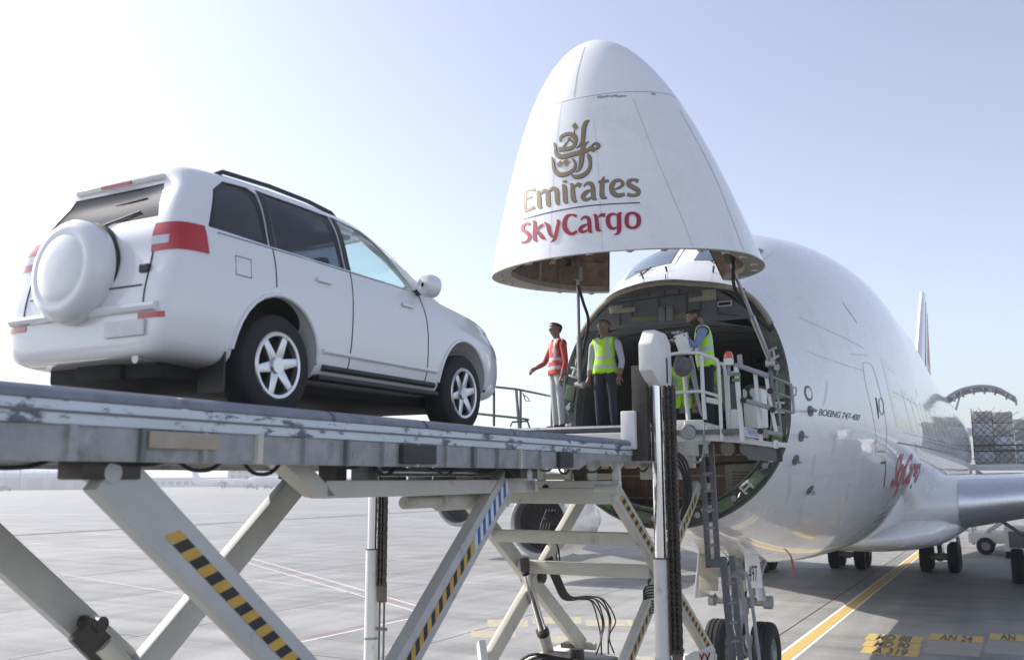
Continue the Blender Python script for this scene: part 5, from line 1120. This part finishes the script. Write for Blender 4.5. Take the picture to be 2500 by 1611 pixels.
car.scale = (1,1,1.045); car.location = W(-.69,-12.54,4.56); car.rotation_euler = (0,0,-TH)
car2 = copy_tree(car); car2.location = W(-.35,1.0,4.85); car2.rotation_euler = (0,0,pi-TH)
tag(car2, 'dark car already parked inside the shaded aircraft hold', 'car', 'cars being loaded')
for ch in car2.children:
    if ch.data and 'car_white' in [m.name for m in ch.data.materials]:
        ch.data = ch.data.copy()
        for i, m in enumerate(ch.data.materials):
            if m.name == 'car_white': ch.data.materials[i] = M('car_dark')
# ================================================================ PEOPLE
mat('flesh', (.21,.12,.085), .5, var=.08, scale=20); mat('hair', (.012,.011,.011), .6, var=.2); mat('grey_hair', (.06,.058,.055), .7, var=.3, scale=30)
mat('shirt_blue', (.17,.23,.40), .8, var=.12, scale=9, bump=.5, bscale=14); mat('shirt_pale', (.42,.44,.50), .8, var=.1, scale=9, bump=.5, bscale=14); mat('shirt_red', (.38,.05,.045), .8, var=.15, scale=9, bump=.5, bscale=14)
mat('trouser_navy', (.020,.022,.042), .85, var=.2, scale=8, bump=.6, bscale=12); mat('trouser_pale', (.40,.42,.42), .85, var=.1, scale=8, bump=.5, bscale=12)
mat('shoe', (.015,.014,.014), .5); mat('glove', (.40,.40,.42), .8, var=.1); mat('vest', (.42,.80,.03), .7, var=.1, scale=8, bump=.5, bscale=10); mat('vest_red', (.50,.06,.035), .7, var=.1, bump=.4, bscale=10); mat('vest_band', (.45,.47,.50), .4, var=.08); mat('vest_trim', (.02,.05,.05), .7)
mat('eye_white', (.55,.53,.5), .3); mat('lips', (.16,.06,.05), .5); mat('spectacles', (.25,.25,.27), .2, metal=.5)
def person(base, face, label, shirt, trouser, vest, hands='flesh', hair='hair', h=1.74, lean=0.0, knees=0.0, armL=None, armR=None, nod=0.0, glasses=False, beard=False, group='ground crew at the nose door'):
    """x right, y ahead of the person, z up; arm = (elbow, wrist) relative to the shoulder"""
    R = bpy.data.objects.new('person', None); C.objects.link(R); tag(R, label, 'person', group)
    R.location = W(*base); R.rotation_euler = (0,0,-TH+face)
    k = h/1.74; V = []; E = []; rad = []; part = []
    def add(p, r, parent, pt): V.append(tuple(x*k for x in p)); rad.append(r if isinstance(r,tuple) else (r,r)); part.append(pt); i = len(V)-1; (E.append((parent,i)) if parent is not None else None); return i
    dz = -knees*.35; hp = .93+dz; sl, cl = sin(lean), cos(lean)
    def T(x,y,z): return (x, (z-hp)*sl+y*cl-knees*.15, hp+(z-hp)*cl-y*sl*.3)     # lean the trunk about the hips
    H = hp
    pel = add(T(0,0,H), (.150,.115), None, 't'); bel = add(T(0,.01,H+.16), (.150,.115), pel, 's'); che = add(T(0,.0,H+.32), (.165,.118), bel, 's'); nb = add(T(0,-.015,H+.46), (.115,.085), che, 's')
    nk = add(T(0,.005,H+.545), .052, nb, 'f'); nd = nod
    def Hd(y,z): p = T(0,.01,H+.56); return (0, p[1]+y*cos(nd)+z*sin(nd), p[2]+z*cos(nd)-y*sin(nd))
    jw = add(Hd(.028,.06), (.076,.090), nk, 'f'); cr_ = add(Hd(.018,.14), (.094,.115), jw, 'f'); tp = add(Hd(.005,.205), (.080,.098), cr_, 'f')
    sh = {}
    for s, arm_ in ((-1,armL),(1,armR)):
        c = add(T(s*.12,-.01,H+.43), .075, nb, 's'); a = add(T(s*.195,-.01,H+.415), .066, c, 's'); S = V[a]; S = tuple(x/k for x in S)
        e_, w_ = arm_ or ((s*.06,-.02,-.29),(s*.05,.05,-.53))
        m1 = tuple(S[i]+e_[i]*.5 for i in range(3)); add(m1, .053, a, 's'); el = add(tuple(S[i]+e_[i] for i in range(3)), .044, len(V)-1, 's')
        m2 = tuple(S[i]+e_[i]*.5+w_[i]*.5 for i in range(3)); f1 = add(m2, .042, el, 's'); wr = add(tuple(S[i]+w_[i] for i in range(3)), .030, f1, 'f'); sh[s] = (Vector(V[el]), Vector(V[wr]))
        hj = add((s*.095,-knees*.15,H-.06), (.098,.105), pel, 't'); ky = knees*.34
        add((s*.105,ky*.5,(H-.06+.50+dz*.6)/2), (.082,.088), hj, 't'); kn = add((s*.11,ky,.50+dz*.55), (.062,.066), len(V)-1, 't'); ca = add((s*.112,ky*.45-.01,.32+dz*.25), (.060,.062), kn, 't'); an = add((s*.115,-.02,.10), .048, ca, 't')
        he = add((s*.118,-.03,.045), (.042,.042), an, 'b'); to = add((s*.135,.15,.038), (.042,.034), he, 'b')
    me = bpy.data.meshes.new('p'); me.from_pydata(V, E, []); o = bpy.data.objects.new('p', me); C.objects.link(o)
    md = o.modifiers.new('k','SKIN'); md.use_smooth_shade = True; md.branch_smoothing = .6
    for i, sv in enumerate(me.skin_vertices[0].data): sv.radius = (rad[i][0]*k, rad[i][1]*k); sv.use_root = (i == 0)
    ms = o.modifiers.new('s','SUBSURF'); ms.levels = ms.render_levels = 3
    bpy.context.view_layer.update(); bm_ = bpy.data.meshes.new_from_object(o.evaluated_get(DEP())); bpy.data.objects.remove(o, do_unlink=True)
    segs = [(Vector(V[a]),Vector(V[b]),part[b],a,b) for a,b in E]
    def near(c):
        best = (9,None)
        for a,b,pt,ia,ib in segs:
            d = b-a; t = max(0,min(1,(c-a).dot(d)/max(d.length_squared,1e-9))); q = (c-a-d*t).length
            if q < best[0]: best = (q,(pt,ia,ib,t))
        return best[1]
    info = [near(p.center) for p in bm_.polygons]
    order = {'f':0,'s':1,'t':2,'b':3}
    for m in ('flesh',shirt,trouser,'shoe'): bm_.materials.append(M(m))
    for p, inf in zip(bm_.polygons, info): p.material_index = order[inf[0]]; p.use_smooth = True
    # nose
    nf = Vector(tuple(x*k for x in Hd(.125,.098)))
    for v in bm_.vertices:
        d = (v.co-nf).length
        if d < .042*k: v.co += Vector((0,cos(nd),-sin(nd)))*.030*k*(1-d/(.042*k))
    bm_.name = 'body'; body = bpy.data.objects.new('body', bm_); C.objects.link(body); body.parent = R
    nrm = [v.normal.copy() for v in bm_.vertices]
    def shellof(name, test, off, mats, pick=lambda c:0, parent=R):
        fs = [p for p in bm_.polygons if test(p.center, info[p.index])]
        if not fs: return
        idx = sorted({i for p in fs for i in p.vertices}); mp = {j:n for n,j in enumerate(idx)}; b = MB()
        b.v = [tuple(bm_.vertices[i].co+nrm[i]*off) for i in idx]
        for p in fs: b.f.append(tuple(mp[i] for i in p.vertices)); b.m.append(pick(p.center))
        ob = b.build(name, mats, parent, smooth=True, ang=180, norm=False); sd = ob.modifiers.new('t','SOLIDIFY'); sd.thickness = .006; sd.offset = 0; return ob
    hc = Vector(tuple(x*k for x in Hd(.0,.13)))
    def hz(c): d = c-hc; return d.z*cos(nd)+d.y*sin(nd), d.y*cos(nd)-d.z*sin(nd)
    shellof('hair', lambda c,i: i[0]=='f' and (c-hc).length < .19*k and ((hz(c)[0] > .062*k) or (hz(c)[0] > .02 and hz(c)[1] < .045) or (hz(c)[1] < -.02 and hz(c)[0] > -.06)), .012, hair)
    if beard: shellof('beard', lambda c,i: i[0]=='f' and (c-hc).length < .19*k and -.14*k < hz(c)[0] < -.045*k and hz(c)[1] > .0, .006, hair)
    HB = BVHTree.FromPolygons([v.co.copy() for v in bm_.vertices], [tuple(p.vertices) for p in bm_.polygons])
    fd = Vector((0,cos(nd),-sin(nd))); ud = Vector((0,sin(nd),cos(nd)))
    def face_pt(x, z, off): 
        o = Vector(tuple(q*k for q in Hd(.4,z)))+Vector((x*k,0,0)); h_ = HB.ray_cast(o, -fd, .6); return (h_[0] if h_[0] else o-fd*.28)+fd*off
    for s in (-1,1):
        e = face_pt(s*.034, .135, .0); ey = MB().lathe([(-.008,.012),(.0,.013),(.004,.008),(.006,0)], e, fd, 10).build('eye','eye_white',R,smooth=True); MB().lathe([(.003,.0065),(.0075,.004),(.008,0)], e, fd, 8).build('pupil','hair',ey)
        MB().tube([face_pt(s*.016,.157,.004), face_pt(s*.034,.163,.004), face_pt(s*.052,.157,.003)], .0055, 5).build('eyebrow',hair,R,smooth=True)
        ea = HB.ray_cast(Vector(tuple(q*k for q in Hd(-.005,.115)))+Vector((s*.3,0,0)), Vector((-s,0,0)), .4)[0]
        if ea: MB().lathe([(-.032,0),(-.022,.013),(0,.018),(.022,.012),(.03,0)], ea+Vector((s*.004,0,0)), ud-fd*.2, 8).build('ear','flesh',R,smooth=True)
        if glasses:
            g = face_pt(s*.034,.135,.016); MB().tube([g+Vector((.027*cos(a),0,0))+ud*.019*sin(a) for a in np.linspace(0,2*pi,13)[:-1]],.0035,5,closed=True).tube([g+Vector((s*.027,0,0)), g+Vector((s*.052,0,0))-fd*.10],.003,5).build('spectacles','spectacles',R)
    MB().tube([face_pt(x,.055,.001) for x in (-.026,-.012,.012,.026)], .0055, 5).build('mouth','hair' if beard else 'lips',R)
    if vest:
        zt_, zl_ = H+.50, H-.06
        def loc(c): y, z = c.y/k+knees*.15, c.z/k-hp; return hp+z*cl+y*sl                        # height along the leaned trunk
        def vt(c,i): 
            L_ = loc(c); return zl_ < L_ < zt_ and abs(c.x) < .205*k and (i[0] in 'st') and (i[2] in (pel,bel,che,nb) or abs(c.x) < .165*k and L_ > H-.08 and i[0] == 's' or (i[0]=='t' and L_ > H-.10))
        def pk(c):
            L_ = loc(c)-H
            return 1 if (.02 < L_ < .07 or .15 < L_ < .205) else 2 if abs(abs(c.x)/k-.085) < .022 and L_ > .205 else 0
        shellof('vest', vt, .022, [vest,'vest_band','vest_band'], pk)
    for s in (-1,1):                                     # hands: palm and five bent fingers
        el, wr = sh[s]; d = (wr-el).normalized(); up = Vector((0,0,1)) if abs(d.z) < .8 else Vector((0,1,0)); x = d.cross(up).normalized()*s*-1; n = x.cross(d).normalized()
        if n.z > 0: n = -n
        b = MB(); b.tube([wr-d*.02, wr+d*.02, wr+d*.06, wr+d*.095], [.026*k,.032*k,.038*k,.030*k], 8)
        for q, (o_, ln, r_) in enumerate(((-.027,.070,.0085),(-.009,.080,.009),(.009,.075,.009),(.026,.058,.008))):
            p0 = wr+d*.088*k+x*o_; p1 = p0+(d*.8+n*.5)*ln*.55; p2 = p1+(d*.25+n*.95)*ln*.5; b.tube([p0-d*.02,p0,p1,p2], [r_,r_,r_*.95,r_*.75], 6)
        p0 = wr+d*.03-x*.03; p1 = p0-x*.028+d*.03+n*.012; p2 = p1+d*.03+n*.018; b.tube([p0,p1,p2],[.012,.010,.008],6)
        b.build('hand', hands, R, smooth=True, ang=180)
    return R
FL = pi/2                                                # facing the aircraft's right-hand side
P1 = person((1.66,-6.80,4.72), radians(104), 'worker in blue shirt and yellow vest leaning over the control console', 'shirt_blue','trouser_navy','vest', hands='glove', h=1.76, lean=.10, nod=.42, glasses=True, beard=True,
       armL=((-.10,.08,-.22),(.0,.25,-.05)), armR=((.08,.10,-.20),(-.04,.30,-.08)))
P2 = person((-.30,-5.75,4.82), radians(172), 'worker in yellow vest standing on the sill of the open nose', 'shirt_pale','trouser_navy','vest', hair='grey_hair', h=1.80)
P2.scale = (1.1,1.1,1)
P1.scale = (1.12,1.12,1)
P3 = person((-.98,-6.1,4.82), radians(140), 'worker in red shirt and pale trousers at the left railing', 'shirt_red','trouser_pale','vest_red', h=1.76, armR=((.10,.10,-.26),(.02,.30,-.36)))
P4 = person((.25,-3.6,4.86), radians(200), 'worker in yellow vest bending inside the hold behind the lift post', 'shirt_pale','trouser_navy','vest', h=1.74, lean=.75, knees=.5, nod=.3)
P5 = person((.75,-2.6,4.86), radians(150), 'worker in yellow vest bending inside the hold behind the console', 'shirt_blue','trouser_navy','vest', h=1.74, lean=.6, knees=.45, nod=.3)
# ================================================================ BEHIND: netted pallet on its loader, far buildings, parked airliners, masts, haze
mat('carton', (.46,.43,.40), .7, var=.12, scale=5, tint=.15); mat('wrap', (.62,.63,.66), .25, var=.08, scale=6, bump=.5, bscale=9, coat=.5); mat('net', (.10,.09,.075), .8, var=.2); mat('pallet_metal', (.4,.4,.4), .4, metal=.8)
u0 = 38.0
a = at(2380,1118,u=u0); b_ = at(2380,1000,u=u0); PV = a[0]; PZ = 4.78; PT = b_[2]
PB = (PV+1.5,u0+1.5,PZ)
PL = thing('cargo_pallet', PB, 'tall netted pallet of wrapped cartons beside the side cargo door', 'pallet')
w_, d_ = 3.0, 2.4
MB().bb((PV,u0,PZ),(PV+w_,u0+d_,PZ+.08)).build('pallet_base','pallet_metal',PL,off=PB,bevel=.01)
hts = [PT-PZ, PT-PZ-.05, PT-PZ-.5]
rr = random.Random(4)
for i in range(3):
    for j in range(2):
        z = PZ+.085; n = 4
        for k in range(n):
            hh_ = (hts[i]-.1)/n; MB().bb((PV+i*w_/3+.012,u0+j*d_/2+.012,z),(PV+(i+1)*w_/3-.012,u0+(j+1)*d_/2-.012+rr.uniform(-.02,.02),z+hh_-.012-(rr.uniform(0,.12) if k == n-1 else 0))).build('carton',('wrap','carton','wrap')[rr.randrange(3)],PL,off=PB,bevel=.03); z += hh_
b = MB(); top = [PT, PT-.05, PT-.5]
def surf(s, t):                                          # net path: up the near face, over the top
    x = PV+s*w_; T_ = np.interp(s,[0,.55,1],[PT+.03,PT+.0,PT-.55])
    return Vector((x, u0-.02, PZ+.05+t*(T_-PZ-.05)))
for k in range(-8,10):
    for sg in (1,-1):
        pts = [surf(s,(s*1.0*sg+k/8))+Vector((rr.uniform(-.06,.06),rr.uniform(-.05,0),rr.uniform(-.06,.06))) for s in np.linspace(0,1,9) if 0 <= s*sg+k/8 <= 1]
        if len(pts) > 1: b.tube(pts,.016,4)
for k in range(-6,8):
    for sg in (1,-1):
        pts = [Vector((PV-.02,u0+s*d_,PZ+.05+(s*sg+k/6)*(PT-PZ))) for s in np.linspace(0,1,9) if 0 <= s*sg+k/6 <= 1]
        if len(pts) > 1: b.tube(pts,.016,4)
b.build('cargo_net','net',PL,off=PB)
for z in (PZ+.7,PZ+1.0): MB().bar((PV-.03,u0-.035,z),(PV+w_,u0-.035,z),.03,.07).build('strap','net',PL,off=PB)
LB2 = (PV+2,u0+2,0)
L2 = thing('cargo_loader', LB2, 'second cargo loader standing behind the wing under the netted pallet', 'cargo loader')
def l2(b, n, m, **k): return b.build(n, m, L2, off=LB2, **k)
l2(MB().bb((PV-.6,u0-.6,4.45),(PV+5.5,u0+3.4,4.76)),'platform','ld_white',bevel=.02)
for v in (PV-.4,PV+5.2):
    for u in (u0-.4,u0+3.1): l2(MB().cyl((v,u,.5),(v,u,4.5),.1,n=14),'lift_post','ld_white',smooth=True)
for u in (u0-.2,u0+2.9):
    l2(MB().bar((PV,u,4.4),(PV+5,u,.9),.14,.26,(0,1,0)),'scissor_arm','ld_cream',bevel=.02); l2(MB().bar((PV+5,u+.2,4.4),(PV,u+.2,.9),.14,.26,(0,1,0)),'scissor_arm','ld_cream',bevel=.02)
l2(MB().bb((PV-.6,u0-.6,.6),(PV+5.6,u0+3.4,1.1)),'chassis','ld_white',bevel=.03)
for v in (PV+.2,PV+4.8):
    for u in (u0-.6,u0+3.3): wheel(L2,(v-LB2[0],u-LB2[1],.45),.45,.3,ax=(0,1,0))
l2(MB().bar((PV-.6,u0-.6,5.05),(PV+5.5,u0-.6,5.05),.05,.05),'handrail','ld_grey_light')
# ground power unit by the left wing gear
gp_ = at(2462,1330,z=.6); GB = (gp_[0]+.6,gp_[1],0)
GU = thing('power_unit', GB, 'white boxy ground power unit beside the wing landing gear', 'ground unit')
MB().box((0,0,.95),(1.5,2.4,1.2)).build('housing','ld_white',GU,bevel=.05); MB().box((0,-1.21,.95),(1.1,.03,.8)).build('vent_panel','ld_grey',GU,bevel=.01)
for x in (-.65,.65):
    for y in (-.8,.8): wheel(GU,(x,y,.3),.3,.2)
# --- far buildings
mat('far_clad', (.42,.44,.48), .6, var=.06, scale=.1); mat('far_roof', (.62,.64,.68), .35, metal=.3, var=.05, scale=.1); mat('far_wall', (.38,.37,.36), .7, var=.08, scale=.05); mat('far_glass', (.12,.14,.17), .2); mat('far_dark', (.12,.12,.12), .6)
mat('far_plane', (.72,.72,.74), .35, var=.03); mat('shrub', (.07,.085,.05), .9, var=.4, scale=.3)
def gw(px, py): 
    o, d = ray(px,py); t = -o.z/d.z; p = o+d*t; return W(p[0],p[1])
def far_thing(name, px, dist, label, cat, group=None):
    o, d = ray(px,1188); q = W(o[0]+d[0],o[1]+d[1])-W(o[0],o[1]); q.z = 0; q.normalize()
    e = bpy.data.objects.new(name,None); C.objects.link(e); e.location = Vector((0,0,0))+q*dist; e.rotation_euler = (0,0,math.atan2(q.y,q.x)-pi/2); return tag(e,label,cat,group)
def fpx(dist): return FPX/dist                           # pixels of the photograph per metre
D = 440
hg = far_thing('hangar', 90, D, 'long pale hangar with a curved ribbed roof on the far left', 'hangar')
Lh, Hh = 66, 9.4
MB().bb((-Lh/2,0,0),(Lh/2-8,26,5.2)).build('wall','far_clad',hg)
nr = 11
for k in range(nr):                                      # barrel roof panels
    x0, x1 = -Lh/2+k*(Lh-8)/nr, -Lh/2+(k+1)*(Lh-8)/nr-.25
    MB().grid(lambda i,j: Vector(((x0,x1)[i], 13-13.2*cos(pi*j/14), 5.2+4.2*sin(pi*j/14))),2,15).build('roof_panel','far_roof',hg,smooth=True)
    MB().grid(lambda i,j: Vector(((x1,x1+.25)[i], 13-13.3*cos(pi*j/14), 5.2+4.35*sin(pi*j/14))),2,15).build('roof_rib','far_clad',hg)
MB().hexa([(Lh/2-8,0,0),(Lh/2+2,6,0),(Lh/2+2,20,0),(Lh/2-8,26,0),(Lh/2-8,2,8.5),(Lh/2-3,8,5.5),(Lh/2-3,18,5.5),(Lh/2-8,24,8.5)]).build('end_bay','far_clad',hg)
for k in range(6): MB().bb((-Lh/2+4+k*8.5,-.15,.2),(-Lh/2+9.5+k*8.5,.0,4.4)).build('hangar_door','far_wall',hg)
tb = far_thing('terminal_building', 632, 520, 'square flat-roofed building on the horizon between the scissor arms', 'building')
MB().bb((-16,0,0),(18,20,10.4)).build('wall','far_wall',tb); MB().bb((2,4,10.4),(18,18,11.4)).build('roof_block','far_clad',tb)
for r in range(3):
    for k in range(9): MB().bb((-14.5+k*3.5,-.12,1.6+r*2.9),(-12.3+k*3.5,.0,3.2+r*2.9)).build('window','far_glass',tb)
MB().bb((-2,2,11.4),(1,3,12.4)).build('roof_unit','far_roof',tb)
lw = far_thing('low_building', 430, 560, 'long low building along the horizon left of the square block', 'building')
MB().bb((-30,0,0),(28,14,4.8)).build('wall','far_clad',lw); MB().bb((-30.4,-.4,4.8),(28.4,14.4,5.3)).build('roof','far_roof',lw)
for k in range(14): MB().bb((-28+k*4,-.1,1.2),(-25.6+k*4,.0,3.2)).build('window','far_glass',lw)
lw2 = far_thing('low_building', 980, 560, 'long low building along the horizon behind the left lift post', 'building')
MB().bb((-60,0,0),(60,14,4.2)).build('wall','far_wall',lw2); MB().bb((-60.4,-.4,4.2),(60.4,14.4,4.7)).build('roof','far_roof',lw2)
for k in range(24): MB().bb((-58+k*5,-.1,1.1),(-55.4+k*5,.0,2.9)).build('window','far_glass',lw2)
lw3 = far_thing('low_building', 2440, 620, 'long low building on the horizon beyond the wing', 'building')
MB().bb((-70,0,0),(70,14,5)).build('wall','far_wall',lw3); MB().bb((-70.4,-.4,5),(70.4,14.4,5.5)).build('roof','far_roof',lw3)
def airliner(px, dist, rz, label, sc=1.0):
    e = far_thing('parked_airliner', px, dist, label, 'aircraft', 'airliners parked on the horizon'); e.rotation_euler.z += rz; e.scale = (sc,)*3
    MB().lathe([(-17,.1),(-16,.9),(-14,1.6),(-11,1.9),(8,1.9),(13,1.4),(18,.3)],(0,0,3.6),(1,0,0),18).build('fuselage','far_plane',e,smooth=True)
    MB().hexa([(13,-.15,4.6),(18,-.1,4.4),(18,.1,4.4),(13,.15,4.6),(16.5,-.1,11),(19,-.1,11),(19,.1,11),(16.5,.1,11)]).build('fin',('flag_red','far_plane')[int(px)%2],e)
    for s in (-1,1):
        MB().hexa([(-3,s*1.5,2.9),(4,s*1.5,2.9),(8,s*17,4.4),(6,s*17,4.4),(-3,s*1.5,3.3),(4,s*1.5,3.3),(8,s*17,4.6),(6,s*17,4.6)]).build('wing','far_plane',e)
        MB().lathe([(-4,.7),(-3.5,.95),(-2,1),(0,.6)],(0,s*5.6,2.2),(1,0,0),14).build('engine','far_plane',e,smooth=True); MB().cyl((0,s*2.2,0),(0,s*2.2,3),.45,n=10).build('landing_gear','far_dark',e)
    MB().cyl((-13,0,0),(-13,0,3),.35,n=10).build('landing_gear','far_dark',e)
airliner(545, 470, radians(200), 'small parked airliner with its tail showing left of the square block', .8)
airliner(705, 400, radians(15), 'parked airliner with its white nose showing by the scissor arm', 1.0)
for px, dist, h in ((47,430,13),(112,520,14),(590,640,18)):
    m_ = far_thing('light_mast', px, dist, {47:'thin floodlight mast in front of the hangar',112:'floodlight mast behind the hangar roof',590:'tall floodlight mast above the square block'}[px], 'light mast', 'apron floodlight masts')
    MB().cyl((0,0,0),(0,0,h),.22,.12,8).build('pole','far_dark',m_); MB().box((0,0,h),(2.6,.5,.4)).build('lamp_head','far_dark',m_)
for px, dist, lb_ in ((14,400,'small dark tug in front of the hangar'),(270,420,'small dark van beyond the first scissor arm'),(612,430,'small dark vehicle left of the crossing arm'),(655,425,'small dark vehicle near the parked airliner'),(1275,330,'small van seen left of the inboard engine'),(2470,260,'small vehicle seen under the wing')):
    t = far_thing('service_vehicle', px, dist, lb_, 'vehicle', 'service vehicles far across the apron')
    MB().bb((-2,-.9,.4),(2,.9,1.2)).bb((-1.9,-.85,1.2),(.6,.85,1.9)).build('body','far_dark' if px != 1275 else 'far_plane',t,bevel=.1)
    for x in (-1.3,1.3):
        for y in (-.9,.9): MB().cyl((x,y-.1,.4),(x,y+.1,.4),.4,n=10).build('wheel','tyre',t)
# --- desert haze over the whole apron
mh = bpy.data.materials.new('haze_air'); mh.use_nodes = True; nt = mh.node_tree; nt.nodes.clear()
ou = nt.nodes.new('ShaderNodeOutputMaterial'); pv = nt.nodes.new('ShaderNodeVolumePrincipled'); pv.inputs['Color'].default_value = (.93,.95,1,1); pv.inputs['Density'].default_value = HAZE; pv.inputs['Anisotropy'].default_value = .35
nt.links.new(pv.outputs[0], ou.inputs['Volume']); MATS['haze_air'] = mh
hz_ = MB().bb((-2700,-300,-1.2),(2700,3300,24)).build('haze','haze_air'); tag(hz_,kind='stuff')
